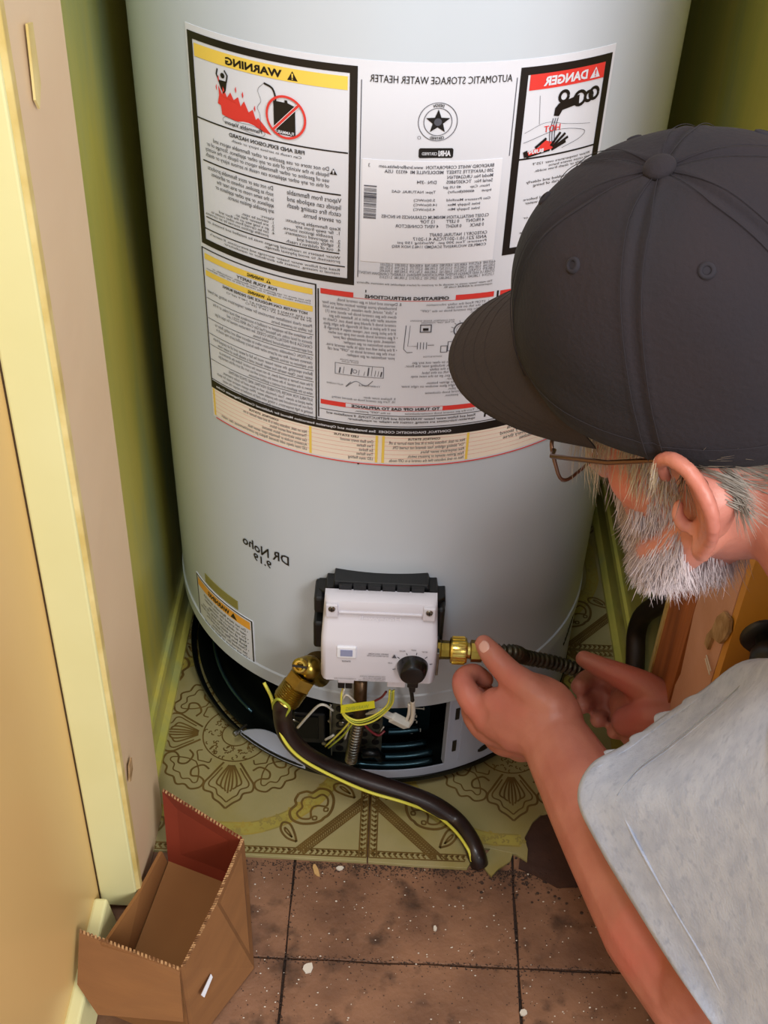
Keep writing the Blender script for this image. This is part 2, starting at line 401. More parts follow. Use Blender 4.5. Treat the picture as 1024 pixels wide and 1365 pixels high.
# ------------------------------------------------------------------ closet walls
zt = 1.9
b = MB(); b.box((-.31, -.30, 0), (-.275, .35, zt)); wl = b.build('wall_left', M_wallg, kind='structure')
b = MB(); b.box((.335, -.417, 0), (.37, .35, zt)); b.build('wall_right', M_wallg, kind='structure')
b = MB(); b.box((-.31, .33, 0), (.37, .37, zt)); b.build('wall_back', M_back, kind='structure')
def bbrd(x, y0, y1, name, sgn, m):
    prof = [(0, 0), (.014, 0), (.0135, .006), (.009, .010), (.006, .012), (.006, .052), (.004, .058), (0, .06)]
    b = MB(); k = len(prof)
    vs = [(x+sgn*p, y0, z) for p, z in prof]+[(x+sgn*p, y1, z) for p, z in prof]
    b.add(vs, [(i, (i+1) % k, k+(i+1) % k, k+i) for i in range(k)]+[tuple(range(k)), tuple(range(2*k-1, k-1, -1))])
    return b.build(name, m, kind='structure')
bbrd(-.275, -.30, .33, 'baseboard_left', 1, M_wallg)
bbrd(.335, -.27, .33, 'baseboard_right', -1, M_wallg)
b = MB(); b.box((-.26, .318, 0), (.32, .33, .06)); b.build('baseboard_back', M_back, kind='structure')
# front left jamb / casing; the old frame leans, so corners are given at foot and top
def lean(xb, xt, y, z): return Vector((xb+(xt-xb)*z/1.2, y, z))
def prism(name, foot, top, m, z0=0, z1=zt, **k):
    b = MB(); f = lambda z: [(xb+(xt-xb)*z/1.2, y, z) for (xb, y), (xt, _) in zip(foot, top)]
    b.hexa(f(z0), f(z1)); return b.build(name, m, **k)
jl_b, jl_t = -.2490, -.2345
prism('wall_front_left', [(-.50, -.418), (jl_b-.002, -.418), (jl_b, -.298), (-.50, -.298)], [(-.50, 0), (jl_t-.002, 0), (jl_t, 0), (-.50, 0)], M_jamb, kind='structure')
prism('trim_1', [(-.292, -.431), (-.2515, -.431), (-.2515, -.4175), (-.292, -.4175)], [(-.272, 0), (-.2395, 0), (-.2395, 0), (-.272, 0)], M_cas, z0=.012, kind='structure', bevel=.002)
prism('trim_2', [(-.2520, -.4285), (-.2475, -.4265), (-.2475, -.4175), (-.2520, -.4175)], [(-.2400, 0), (-.2355, 0), (-.2355, 0), (-.2400, 0)], M_edge, z0=.015, kind='structure', bevel=.0008)
# strike plate and a paint scar on the jamb
for (a, c, hh, nm, m) in ((36, 84, .052, 'strike_plate', M_sticker), (170, 1026, .024, 'paint_scar', M_scar)):
    p = px_(a, c, -.2410 if c < 500 else -.2480); xx = jl_b+(jl_t-jl_b)*p.z/1.2
    b = MB()
    pts = [(xx-.0002, p.y-.008, p.z-hh*.4), (xx, p.y-.003, p.z-hh*.55), (xx+.0002, p.y+.007, p.z-hh*.3), (xx+.001, p.y+.007, p.z+hh*.45), (xx+.001, p.y-.004, p.z+hh*.5)]
    b.slab(pts, (.0016, 0, 0))
    if nm == 'strike_plate':
        o = b.build(nm, M_edge, bpy.data.objects['wall_front_left'], label='painted-over strike plate high on the left jamb')
    else: b.build(nm, m, bpy.data.objects['wall_front_left'])
# hall side wall going towards the camera
prism('wall_side', [(-.36, -1.5), (-.295, -1.5), (-.293, -.431), (-.36, -.431)], [(-.33, 0), (-.275, 0), (-.273, 0), (-.33, 0)], M_side, kind='structure')
b = MB(); b.hexa([(-.295, -1.5, 0), (-.272, -1.5, 0), (-.272, -.445, 0), (-.293, -.445, 0)], [(-.295, -1.5, .05), (-.278, -1.5, .05), (-.278, -.445, .05), (-.293, -.445, .05)])
b.build('baseboard_side', M_cas, kind='structure', bevel=.003)
# right side: stud, broken plaster edge, orange-yellow wall
prism('trim_3', [(.296, -.335), (.296, -.262), (.336, -.262), (.336, -.335)], [(.296, 0)]*2+[(.336, 0)]*2, M_wood, kind='structure')
prism('trim_4', [(.294, -.262), (.294, -.254), (.336, -.254), (.336, -.262)], [(.294, 0)]*2+[(.336, 0)]*2, M_edge, kind='structure')
b = MB()    # plaster slab with ragged edge
n = 80; L0 = []; L1 = []
for i in range(n+1):
    z = i*zt/n; L0.append(Vector((.2955, -.340+random.uniform(-.004, .004)+.006*sin(z*17), z))); L1.append(Vector((.2985, -.418+random.uniform(-.0012, .0012), z)))
for i in range(n):
    b.hexa([L0[i], L1[i], L1[i]+Vector((.04, 0, 0)), L0[i]+Vector((.04, 0, 0))], [L0[i+1], L1[i+1], L1[i+1]+Vector((.04, 0, 0)), L0[i+1]+Vector((.04, 0, 0))])
wfr = MB(); wfr.box((.2990, -.430, 0), (1.1, -.418, zt)); wfo = wfr.build('wall_front_right', M_wallo, kind='structure')
pe = b.build('plaster_edge', M_plaster, wfo)
b = MB()
pts = [px_(a, c, .2955) for a, c in ((957, 822), (966, 815), (974, 826), (972, 842), (966, 852), (960, 858), (950, 850), (944, 866), (940, 858), (943, 846), (950, 838))]
b.slab([p-Vector((.0008, 0, 0)) for p in pts], (.003, 0, 0)); b.build('bare_patch', M_scar, pe)
for dy in (0, .003):
    p = px_(945, 888, .2955); b = MB(); b.tube([(.2945, p.y-.010, p.z+dy*1.5), (.2945, p.y+.010, p.z+dy*1.5-.001)], .0007, 6); b.build('staple', M_chip, pe)
# dark knob on the orange wall
kb = thing('wall_knob', 'round black knob on the orange wall behind the neck of the man', 'knob')
p = py_(1018, 848, -.43)
M90 = Matrix.Rotation(radians(90), 3, 'X')
b = MB(); b.lathe([(0, .040), (.012, .040), (.0165, .035), (.018, .028), (.015, .018), (.008, .012), (.008, 0)], n=24, org=(p.x, p.y, p.z), M=M90); b.build('knob', M_blackp, kb, smooth=True)
b = MB(); b.lathe([(0, .004), (.018, .004), (.02, 0)], n=24, org=(p.x, p.y, p.z), M=M90); b.build('backplate', M_blackp, kb, smooth=True)
# ------------------------------------------------------------------ water heater
wh = thing('water_heater', 'tall light grey round tank water heater with white warning labels standing in the closet', 'water heater')
b = MB(); b.lathe([(0, 1.5), (R-.02, 1.5), (R-.004, 1.496), (R, 1.486), (R, .1745), (R+.0016, .1725), (R+.0016, .1545), (R-.001, .1530), (R-.002, .1545), (R-.002, .30), (R-.03, .30)], n=180)
b.build('jacket', M_jacket, wh, autos=35)
# lower skirt (right of the burner opening, round the back) and base rim
sk = MB()
def cylpatch(mb, a0, a1, z0, z1, off, th=.0012, n=None):
    n = n or max(2, int(abs(a1-a0)/2))
    for i in range(n):
        p, q = a0+(a1-a0)*i/n, a0+(a1-a0)*(i+1)/n
        mb.hexa([cyl(p, z0, off), cyl(q, z0, off), cyl(q, z0, off-th), cyl(p, z0, off-th)], [cyl(p, z1, off), cyl(q, z1, off), cyl(q, z1, off-th), cyl(p, z1, off-th)])
cylpatch(sk, 19.6, 250, .038, .158, -.0002)
cylpatch(sk, -8, 250, .020, .0385, -.0002)
sk.build('lower_skirt', M_skirt, wh, autos=35)
b = MB(); cylpatch(b, 19.2, 19.9, .038, .158, .0012, .010); b.build('door_flange', M_skirt, wh)
b = MB()
for i in range(10):
    z0 = .04+i*.0118; cylpatch(b, 23.4, 23.9, z0, z0+.0119, .0006, .001)
b.build('skirt_fold', M_skirt, wh)
b = MB()
for z in (.118, .060): cylpatch(b, 21.2, 22.3, z, z+.019, .0009, .001, 2)
b.build('skirt_slot', M_black, wh, kind='stuff')
b = MB()
for a0, a1, z0, z1, dz in ((30, 36, .072, .084, .004), (29.5, 33.5, .040, .050, .003), (34, 39.5, .044, .056, .004), (64, 72, .13, .137, .03)):
    n = 8
    for i in range(n):
        p, q = a0+(a1-a0)*i/n, a0+(a1-a0)*(i+1)/n; s = sin(pi*(i+.5)/n)**.5
        zm = (z0+z1)/2+dz*((i+.5)/n-.5); h = (z1-z0)/2*s
        b.hexa([cyl(p, zm-h, .0008), cyl(q, zm-h, .0008), cyl(q, zm-h), cyl(p, zm-h)], [cyl(p, zm+h, .0008), cyl(q, zm+h, .0008), cyl(q, zm+h), cyl(p, zm+h)])
b.build('air_louvre', M_black, wh, kind='stuff')
b = MB(); b.lathe([(R-.006, .016), (R+.0006, .016), (R+.0012, .018), (R+.0012, .0245), (R, .0255), (R-.0012, .0245), (R-.0015, .019), (R-.006, .018)], n=180)
b.build('base_rim', M_dark, wh, autos=40)
b = MB(); cylpatch(b, -41, -8, .018, .0265, .0004, .0012); b.build('front_strip', M_skirt, wh, autos=30)
# lifted grey tab at the left of the strip
b = MB(); nn = 14
for i in range(nn):
    a0 = -41+i*22/nn; a1 = -41+(i+1)*22/nn
    h = lambda a: .024+.026*max(0, sin(pi*min(1, max(0, (a+41)/22))))**.8
    o = lambda a: -.008*max(0, sin(pi*min(1, max(0, (a+41)/22))))
    b.hexa([cyl(a0, .020, .0014), cyl(a1, .020, .0014), cyl(a1, .020, 0), cyl(a0, .020, 0)], [cyl(a0, h(a0), .0014+o(a0)), cyl(a1, h(a1), .0014+o(a1)), cyl(a1, h(a1), o(a1)), cyl(a0, h(a0), o(a0))])
b.build('bent_tab', M_skirt, wh, autos=50)
b = MB(); p = cyl(-41.5, .0255, .001)
Mr = Matrix.Rotation(radians(-41.5), 3, 'Z')@M90
b.lathe([(0, .009), (.0035, .009), (.0042, .006), (.0042, .004), (.0022, .003), (.0022, -.012), (0, -.012)], n=10, org=p, M=Mr)
b.build('sheet_screw', M_steel, wh, autos=30)
# bottom pan with ridges
prof = [(0, .020)]
for i in range(1, 26):
    r = .246*i/25; prof.append((r, .0195+(.006 if i % 3 == 0 and i > 9 else 0)+(.004 if i % 3 == 1 and i > 9 else 0)))
b = MB(); b.lathe(prof, n=120); b.build('bottom_pan', M_pan, wh, smooth=True)
for i, a in enumerate((40, 160, 280)):
    q = Vector((.215*sin(radians(a)), -.215*cos(radians(a)), 0)); b = MB()
    b.lathe([(0, .0195), (.016, .0195), (.016, .017), (.011, .002), (.011, .0002), (0, .0002)], n=14, org=q); b.build('foot', M_dark, wh, autos=30)
# combustion chamber
b = MB(); b.lathe([(.186, .026), (.1875, .030), (.1875, .09), (.190, .094), (.190, .102), (.1875, .106), (.1875, .30)], n=96); b.build('combustion_chamber', M_dark, wh, autos=40)
b = MB()
for k, (rr, zz, a0, a1) in enumerate(((.212, .032, 0, 17), (.226, .030, -4, 18), (.238, .029, -6, 17), (.205, .052, 4, 15), (.225, .027, -92, -44))):
    pts = [(rr*sin(radians(a0+(a1-a0)*i/16)), -rr*cos(radians(a0+(a1-a0)*i/16)), zz) for i in range(17)]
    b.tube(pts, .0045 if k < 4 else .0025, 8)
b.build('pan_ridge', M_teal, wh, smooth=True, kind='stuff')
b = MB()   # blued access plate behind the right half of the opening, with white stamped marks
for i in range(8):
    a0, a1 = radians(2+i*2.2), radians(2+(i+1)*2.2); r0 = .196
    f = lambda a, z, r=r0: (r*sin(a), -r*cos(a), z)
    b.hexa([f(a0, .035), f(a1, .035), f(a1, .035, .194), f(a0, .035, .194)], [f(a0, .17), f(a1, .17), f(a1, .17, .194), f(a0, .17, .194)])
plt = b.build('access_plate', M_teal, wh)
b = MB()
for (x, z, wd, h) in ((.048, .127, .012, .0015), (.0535, .1255, .0015, .004), (.043, .118, .003, .0015), (.045, .113, .0015, .004), (.043, .107, .004, .0015), (.046, .102, .0015, .004), (.0395, .086, .005, .008), (.050, .086, .004, .006)):
    z -= .046; x += .004; y = -sqrt(.1975**2-x*x); b.box((x-wd/2, y-.0006, z-h/2), (x+wd/2, y, z+h/2))
b.build('stamped_mark', M_ww, plt, kind='stuff')
# perforated bracket
br = MB(); xs0, xs1 = -.052, .008; yb = -.218
br.box((xs0, yb, .026), (xs1, yb+.0012, .118)); br.box((xs0-.001, yb-.006, .026), (xs0+.0004, yb, .118)); bk = br.build('perforated_bracket', M_gal, wh)
b = MB()
for ix in range(4):
    for iz in range(6):
        cx, cz = xs0+.009+ix*.0145, .034+iz*.0145
        if (ix, iz) == (2, 4): continue
        b.lathe([(0, .0012), (.0048, .0012), (.0048, 0)], n=12, org=(cx, yb, cz), M=M90)
b.build('punched_hole', M_black, bk, kind='stuff')
# black igniter box with metal face
b = MB(); b.box((-.098, -.226, .050), (-.060, -.190, .104)); ib = b.build('igniter_box', M_blackp, wh, bevel=.002)
b = MB(); b.box((-.096, -.2275, .060), (-.068, -.2262, .100)); b.build('box_cover', M_dark, ib, bevel=.0005)
for q in ((440, 958, -.22), (432, 988, -.225), (455, 962, -.222), (447, 985, -.222)):
    p = py_(*q); b = MB(); b.lathe([(0, .004), (.0028, .004), (.0034, .0015), (.0034, 0)], n=8, org=p, M=M90); b.build('screw_head', M_steel, wh, autos=30)
for (a, c), (e, g) in (((385, 957), (399, 962)), ((452, 963), (462, 963)), ((441, 938), (441, 992)), ((500, 985), (512, 968))):
    b = MB(); b.tube([py_(a, c, -.235), py_(e, g, -.235)], .0016, 8); b.build('rod', M_steel, wh, smooth=True)
# burner tube: brown pipe then ribbed steel tube
b = MB(); b.tube([py_(481, 905, -.262), py_(480, 940, -.262), py_(479, 962, -.258)], [.0075, .0075, .007], 14); b.build('burner_tube', mat('brown_copper', '6A5138', '4E3A28', 30, .35, metal=.7), wh, smooth=True)
A, B = py_(478, 960, -.257), py_(468, 1014, -.252); pts = []; rad = []
for i in range(60):
    t = i/59; pts.append(A.lerp(B, t)); rad.append(.0070+.0012*sin(i*pi/2*1.0))
b = MB(); b.tube(pts, rad, 14); b.build('ribbed_tube', M_steel, wh, smooth=True)
b = MB(); b.tube([py_(483, 1004, -.252), py_(500, 1003, -.25), py_(508, 1010, -.245)], .006, 10); b.build('tube_elbow', M_dark, wh, smooth=True)


# ------------------------------------------------------------------ writing (this photograph shows all writing mirrored)
_tc = bpy.data.curves.new('t', 'FONT'); _to = bpy.data.objects.new('t', _tc); COL.objects.link(_to)
_dg = bpy.context.evaluated_depsgraph_get()
def text(mb, s, fn, bold=0., res=2, ls=1.0, just='LEFT'):
    """fn(u, v): u 0..1 along the reading direction, v 0..1 upwards"""
    _tc.body = s; _tc.offset = bold; _tc.resolution_u = res; _tc.space_line = ls; _tc.align_x = just; _tc.size = 1
    _dg.update(); ev = _to.evaluated_get(_dg); me = ev.to_mesh()
    vs = [v.co.copy() for v in me.vertices]; fs = [tuple(p.vertices) for p in me.polygons]; ev.to_mesh_clear()
    if not vs: return
    x0 = min(v.x for v in vs); x1 = max(v.x for v in vs); y0 = min(v.y for v in vs); y1 = max(v.y for v in vs)
    mb.add([fn((v.x-x0)/(x1-x0), (v.y-y0)/(y1-y0)) for v in vs], fs)
OFF = .0011
def ct(mb, s, azR, azL, zb, zt, **k):        # on the tank: text starts at the right (azR) and runs to the left
    text(mb, s, lambda u, v: cyl(azR+(azL-azR)*u, zb+(zt-zb)*v, OFF), **k)
def crect(mb, a0, a1, z0, z1, off=.0008):
    n = max(1, int(abs(a1-a0)/1.5+.5))
    for i in range(n):
        p, q = a0+(a1-a0)*i/n, a0+(a1-a0)*(i+1)/n
        mb.quad(cyl(p, z0, off), cyl(q, z0, off), cyl(q, z1, off), cyl(p, z1, off))
def cframe(mb, a0, a1, z0, z1, wa, wz, off=.0008):
    crect(mb, a0, a1, z0, z0+wz, off); crect(mb, a0, a1, z1-wz, z1, off); crect(mb, a0, a0+wa, z0+wz, z1-wz, off); crect(mb, a1-wa, a1, z0+wz, z1-wz, off)
def cpoly(mb, pts, off=.001): mb.add([cyl(a, z, off) for a, z in pts], [tuple(range(len(pts)))])
AD = pi*R/180        # metres per degree
def cline(mb, pts, wd, off=.001):
    tmp = MB(); ribbon(tmp, [(a*AD, z) for a, z in pts], wd, 0)
    mb.add([cyl(v[0]/AD, v[1], off) for v in tmp.v], tmp.f)
def ccirc(a, z, r, n=40, a0=0, a1=360): return [(a+r*cos(radians(a0+(a1-a0)*i/n))/AD, z+r*sin(radians(a0+(a1-a0)*i/n))) for i in range(n+1)]
lab = MB(); cylpatch(lab, -42.9, 40.4, .5022, .8812, .0004, .0006, 64); lab = lab.build('warning_label', M_label, wh, label='large white label with yellow, red and black warning panels')
K = MB(); RD = MB(); Y = MB(); CRM = MB(); GR = MB(); WH = MB()
# yellow WARNING panel, heavy black frame
cframe(K, -42.4, -7.7, .6918, .8763, 1.35, .0058)
crect(Y, -40.75, -9.4, .8574, .8678)
ct(K, 'WARNING', -21.3, -33.0, .8592, .8655, bold=.035)
def tri(mb, a, z, s, inner=None):
    cpoly(mb, [(a-s/AD*.6, z), (a+s/AD*.6, z), (a, z+s)], .0011)
    if inner is not None:
        cpoly(inner, [(a-.12, z+s*.3), (a+.12, z+s*.3), (a+.16, z+s*.75), (a-.16, z+s*.75)], .0013)
        cpoly(inner, [(a-.12, z+s*.12), (a+.12, z+s*.12), (a+.12, z+s*.22), (a-.12, z+s*.22)], .0013)
tri(K, -19.3, .8588, .0072, Y)
crect(K, -41.2, -9.2, .8070, .8082)
# pictogram: fuel can in a red ring, vapour, flames, arms raised figure
gx, gz, gr = -20.7, .829, .0165
cpoly(K, [(gx-2.4, gz-.0145), (gx+1.8, gz-.0145), (gx+1.8, gz+.0095), (gx+.4, gz+.0115), (gx+.3, gz+.0135), (gx-.2, gz+.0135), (gx-.2, gz+.0115), (gx-2.4, gz+.0115)])
cline(K, c2([(gx-2.0, gz+.010), (gx-2.0, gz+.015), (gx-2.6, gz+.021), (gx-4.2, gz+.0235)]), .0016)
ct(WH, 'FLAMMABLE', gx+1.5, gx-2.2, gz-.0138, gz-.0112, bold=.02)
cline(RD, ccirc(gx, gz, gr), .0019, .0016); cline(RD, [(gx-2.6, gz-.0118), (gx+2.6, gz+.0118)], .0020, .0016)
cline(WH, [(gx-2.6, gz-.0135), (gx+2.6, gz+.0101)], .0005, .0015); cline(WH, [(gx-2.6, gz-.0101), (gx+2.6, gz+.0135)], .0005, .0015)
cpoly(RD, [(-23.6, .8120), (-26.3, .8235), (-26.8, .8215), (-27.4, .829), (-28.3, .826), (-29.2, .834), (-30.0, .829), (-30.5, .836), (-31.5, .8325), (-32.2, .838), (-33.0, .833), (-33.9, .841), (-34.1, .834), (-35.0, .841), (-34.9, .833), (-35.3, .826), (-34.6, .825), (-34.4, .818), (-33.0, .8165)], .0010)
for q in ((-27.0, .8275, .6), (-29.5, .836, .7), (-31.0, .8385, .6), (-34.9, .8435, .6), (-35.5, .836, .5)): cpoly(RD, [(q[0], q[1]), (q[0]-.25*q[2], q[1]+.003), (q[0]+.1, q[1]+.0055), (q[0]+.3*q[2], q[1]+.002)])
fx, fz = -34.0, .850
cpoly(K, ccirc(fx+.15, fz-.0005, .0022, 14))
cpoly(K, [(fx-1.0, fz-.0045), (fx+1.1, fz-.0045), (fx+.75, fz-.012), (fx+.2, fz-.015), (fx-.4, fz-.011)])
cline(K, [(fx-.8, fz-.005), (fx-1.3, fz-.0005), (fx-1.0, fz+.004)], .0014); cline(K, [(fx+.95, fz-.005), (fx+1.25, fz+.0005), (fx+.6, fz+.0042)], .0014)
cline(GR, c2([(-25.0, .852), (-26.2, .846), (-25.6, .838), (-26.4, .832), (-25.9, .826), (-25.9, .813)]), .0003)
cline(GR, c2([(-25.3, .8095), (-26.2, .8085), (-28.5, .8098), (-30.5, .811), (-33.4, .8118), (-34.3, .814), (-33.4, .817), (-31, .8155), (-28, .8160), (-26, .8145), (-25.0, .812), (-25.3, .8095)]), .0003)
ct(K, 'Flammable Vapors', -25.6, -33.8, .8100, .8142, bold=.01)
ct(K, 'FIRE AND EXPLOSION HAZARD', -17.2, -33.0, .8012, .8045, bold=.02)
ct(K, 'Can result in serious injury or death.', -17.8, -32.5, .7965, .7995)
ct(K, 'Do not store or use gasoline or other flammable vapors and\nliquids in the vicinity of this or any other appliance. Storage of or\nuse of gasoline or other flammable vapors or liquids in the vicinity\nof this or any other appliance can result in serious injury or death.', -12.6, -39.4, .7755, .7945, ls=.95)
tri(K, -11.8, .7885, .0052, WH)
crect(K, -40.2, -10.4, .7712, .7724)
ct(K, 'Vapors from flammable\nliquids can explode and\ncatch fire causing death\nor severe burns.', -10.3, -20.8, .7475, .7690, ls=.95)
ct(K, 'Do not use or store flammable products\nsuch as gasoline, solvents or adhesives\nin the same room or area near the\nappliance, or any other appliance or\nany possible ignition source.', -23.6, -39.0, .7440, .7690, ls=.95)
ct(K, 'Keep flammable products:\n1.  far away from any\n     possible ignition source.\n2.  in approved containers.\n3.  tightly closed and\n4.  out of children\'s reach.', -10.4, -21.8, .7215, .7435, ls=.9)
ct(K, 'Vapors:\n1.  cannot be seen,\n2.  are heavier than air,\n3.  go a long way on the floor and\n4.  can be carried from other rooms to\n     possible ignition sources by air currents.', -23.6, -40.6, .7215, .7410, ls=.9)
crect(K, -40.5, -10.6, .7192, .7202)
ct(K, 'Water heaters in residential garages must be installed and located, or\nprotected, to avoid physical damage.', -10.4, -40.2, .7105, .7172)
crect(K, -41.6, -9.5, .7076, .7086)
ct(K, 'Read and follow water heater warnings and instructions. If owner\'s\nmanual is missing, contact the distributor or manufacturer.', -10.5, -39.6, .6995, .7058)
# centre data
crect(GR, -7.1, -6.95, .70, .8665); crect(GR, 19.75, 19.9, .806, .868)
ct(K, 'AUTOMATIC STORAGE WATER HEATER', 18.9, -5.6, .8655, .8712, bold=0.)
sx, sz = 6.3, .8365
cline(GR, ccirc(sx, sz, .0150), .0005); cline(GR, ccirc(sx, sz, .0108), .0005)
cpoly(K, [(sx+(.0098 if i % 2 == 0 else .0042)*sin(pi*i/5)/AD, sz+(.0098 if i % 2 == 0 else .0042)*cos(pi*i/5)) for i in range(10)], .0010)
cpoly(GR, ccirc(sx, sz, .0030, 16), .0012); ct(WH, 'SP', sx+.5, sx-.5, sz-.0016, sz+.0016, bold=.03)
text(K, 'DESIGN', lambda u, v: cyl(sx+(.0118+.0023*v)*sin(.32*(1-2*u))/AD, sz+(.0118+.0023*v)*cos(.32*(1-2*u)), OFF), bold=.02)
text(K, 'CERTIFIED', lambda u, v: cyl(sx+(.0142-.0023*v)*sin(.42*(1-2*u))/AD, sz-(.0142-.0023*v)*cos(.42*(1-2*u)), OFF), bold=.02)
cline(GR, ccirc(sx-3.1, sz-.0125, .0012, 12), .0003)
bp = [(6.3+a*3.05, .8115+z*.0040) for a, z in ((-1, -.7), (-.93, -1), (.93, -1), (1, -.7), (1, .7), (.93, 1), (-.93, 1), (-1, .7))]; cpoly(K, bp, .0010)
text(WH, 'AHRI', lambda u, v: cyl(8.9-2.2*u, .8092+.0046*v, .0014), bold=.05); text(WH, 'CERTIFIED', lambda u, v: cyl(6.5-2.7*u, .8100+.0024*v, .0014), bold=.01)
# printed sticker
st = MB(); cylpatch(st, -6.6, 18.6, .7155, .8045, .0009, .0004); st.build('data_sticker', M_sticker, lab)
OFF = .0014
for (s, a, c, z) in (('BRADFORD WHITE CORPORATION  www.bradfordwhite.com', 17.0, -3.6, .7985), ('200 LAFAYETTE STREET  MIDDLEVILLE MI  49333  USA', 17.0, -2.6, .7944),
                     ('Model No: URG240T6N', 17.0, 8.6, .7902), ('Serial No:  TC43076805       D/N: -394', 17.0, 3.2, .7861), ('Nom. Cap       40 US gal', 16.5, 8.0, .7815), ('Input:     40000(Btu/hr)         Type: NATURAL GAS', 16.9, -1.2, .7775),
                     ('Gas Pressure Manifold        5.0(inWC)', 16.9, 2.8, .7705), ('Inlet Supply Max       14.0(inWC)', 15.0, 2.8, .7665), ('Inlet Supply Min         4.5(inWC)', 15.0, 2.8, .7625),
                     ('CLOSET INSTALLATION MINIMUM CLEARANCES IN INCHES', 16.9, -2.9, .7560), ('4 FRONT     0 LEFT        12 TOP', 16.1, 4.2, .7522), ('0 BACK       0 RIGHT      4 VENT CONNECTOR', 16.1, -.3, .7480),
                     ('CATEGORY I  NATURAL DRAFT', 16.9, 6.0, .7405), ('ANSI Z21.10.1-2017/CSA 4.1-2017', 16.9, 3.0, .7368), ('Pressure: Test 300 psi.  Working 150 psi', 16.9, .2, .7330), ('COMPLIES W/CURRENT SCAQMD 1146.2 NOX REQ', 16.9, -.8, .7295)):
    ct(GR, s, a, c, z, z+.0029, bold=.006)
ct(GR, '3', -5.2, -5.5, .7985, .8015)
for i in range(26):
    z = .7545+i*.0011; wgt = .0008 if i % 4 else .0003
    if i in (0, 25) or 14 < i < 20: wgt = .0010
    crect(GR, -6.2, -3.9, z, z+wgt*random.uniform(.5, 1), .0013)
OFF = .0011
pats = '\n'.join(' '.join('%d,%03d,%03d' % (random.choice((4, 5, 6, 7)), random.randint(100, 999), random.randint(100, 999))+',' for _ in range(9)) for r in range(3))
ct(GR, '4,669,448  4,672,919  4,808,356  4,829,983  4,861,968  4,904,428  5,000,893  5,023,031\n5,052,346  5,081,696  5,092,519  5,115,767  5,199,385  5,277,171  5,341,770  5,372,185\n5,485,879  5,574,822  5,596,952  5,660,165  5,682,666  5,761,379  5,943,984  5,954,492\nOTHER US AND FOREIGN PATENT APPLICATIONS PENDING. CURRENT CANADIAN PATENTS\n1,272,914  1,280,043  1,289,832  2,045,862  2,092,105  2,107,012  2,108,186  2,112,515', 19.2, -7.1, .7005, .7150, ls=.85)
ct(K, 'This water heater meets or exceeds all or portions of (where applicable) the minimum efficiency\nrequirements of ASHRAE Code 90.', 19.0, -7.2, .6915, .6965)
# red DANGER panel
cframe(K, 20.4, 39.7, .7180, .8752, 1.45, .0062)
crect(RD, 22.3, 38.2, .8568, .8690)
ct(WH, 'DANGER', 34.2, 25.0, .8590, .8665, bold=.04); tri(WH, 36.0, .8585, .0085, RD)
crect(K, 21.6, 38.4, .8008, .8022)
cline(GR, [(24.6, .852), (25.1, .829)], .0003); cline(GR, c2([(22.3, .823), (26.5, .8295), (31.0, .8255), (36.5, .8215)]), .0003); cline(GR, c2([(22.3, .815), (29.0, .822), (35.0, .8175), (34.6, .8115), (30.5, .806)]), .0004)
cpoly(K, [(28.0, .840), (28.7, .8435), (33.0, .8475), (33.1, .8400), (29.6, .8375), (29.0, .833), (27.9, .834)])
for a, z, r in ((29.6, .8485, .0042), (33.2, .8445, .0055), (35.2, .8445, .0038), (36.4, .846, .0045)):
    cline(K, ccirc(a, z, r, 16), .0026)
for a in (27.9, 28.4, 28.9): cline(GR, c2([(a, .832), (a-.4, .822), (a-.2, .812)]), .0007)
ct(RD, 'HOT', 29.6, 26.2, .8215, .8268, bold=.01)
cpoly(RD, [(23.0, .8035), (23.2, .8065), (25.6, .8100), (26.6, .8155), (27.3, .814), (28.6, .8125), (29.0, .808), (27.6, .8055), (25.4, .8048)], .0010)
for p in ([(28.0, .8095), (29.8, .8195)], [(28.4, .8085), (30.9, .8180)], [(28.6, .8075), (31.6, .8145)], [(28.3, .8062), (31.2, .8110)], [(24.8, .8098), (26.9, .8165)]): cline(K, p, .0022, .0012)
cline(K, [(22.6, .8050), (23.4, .8062)], .0052, .0012); cline(K, [(23.2, .8030), (27.9, .8062)], .0016, .0012)
ct(WH, 'BURN', 26.6, 23.6, .8052, .8085, bold=.04)
ct(K, 'Water temperature over 125\u00b0F\ncan cause severe burns\ninstantly or death from scalds.', 37.6, 24.6, .7885, .7975)
ct(K, 'Children, disabled and elderly\nare at highest risk of being\nscalded.', 37.4, 23.8, .7735, .7825); ct(K, 'See instruction manual before\nsetting temperature at water\nheater.', 37.4, 23.6, .7585, .7675)
ct(K, 'Feel water before bathing or\nshowering.', 37.4, 24.0, .7455, .7510); ct(K, 'Temperature limiting valves are\navailable, see manual.', 37.4, 23.6, .7325, .7380)
# lower-left safety panel
cframe(K, -42.7, -15.1, .5420, .6878, .32, .0011)
for (z0, z1, s, t) in ((.6768, .6825, 'WARNING', 'FOR YOUR SAFETY'), (.6600, .6655, 'WARNING', 'HOT WATER CAN PRODUCE 3RD DEGREE BURNS')):
    crect(Y, -41.9, -15.9, z0, z1)
    ct(K, s, -26.3, -30.3, z0+.0012, z1-.0012, bold=.03); tri(K, -25.3, z0+.001, .004, Y)
ct(K, 'FOR YOUR SAFETY', -23.5, -33.0, .6722, .6752, bold=.02)
ct(K, 'Do not store or use gasoline or other flammable, combustible, or\ncorrosive vapors or liquids in the vicinity of this or any other appliance.', -16.3, -41.6, .6668, .6712)
ct(K, 'HOT WATER CAN PRODUCE 3RD DEGREE BURNS', -17.0, -37.0, .6560, .6588, bold=.02)
ct(K, 'IN LESS THAN 5 SECONDS AT 140\u00b0F (60\u00b0C)\nIN 30 SECONDS AT 130\u00b0F (54\u00b0C)', -16.2, -36.0, .6488, .6540)
zz = .6470
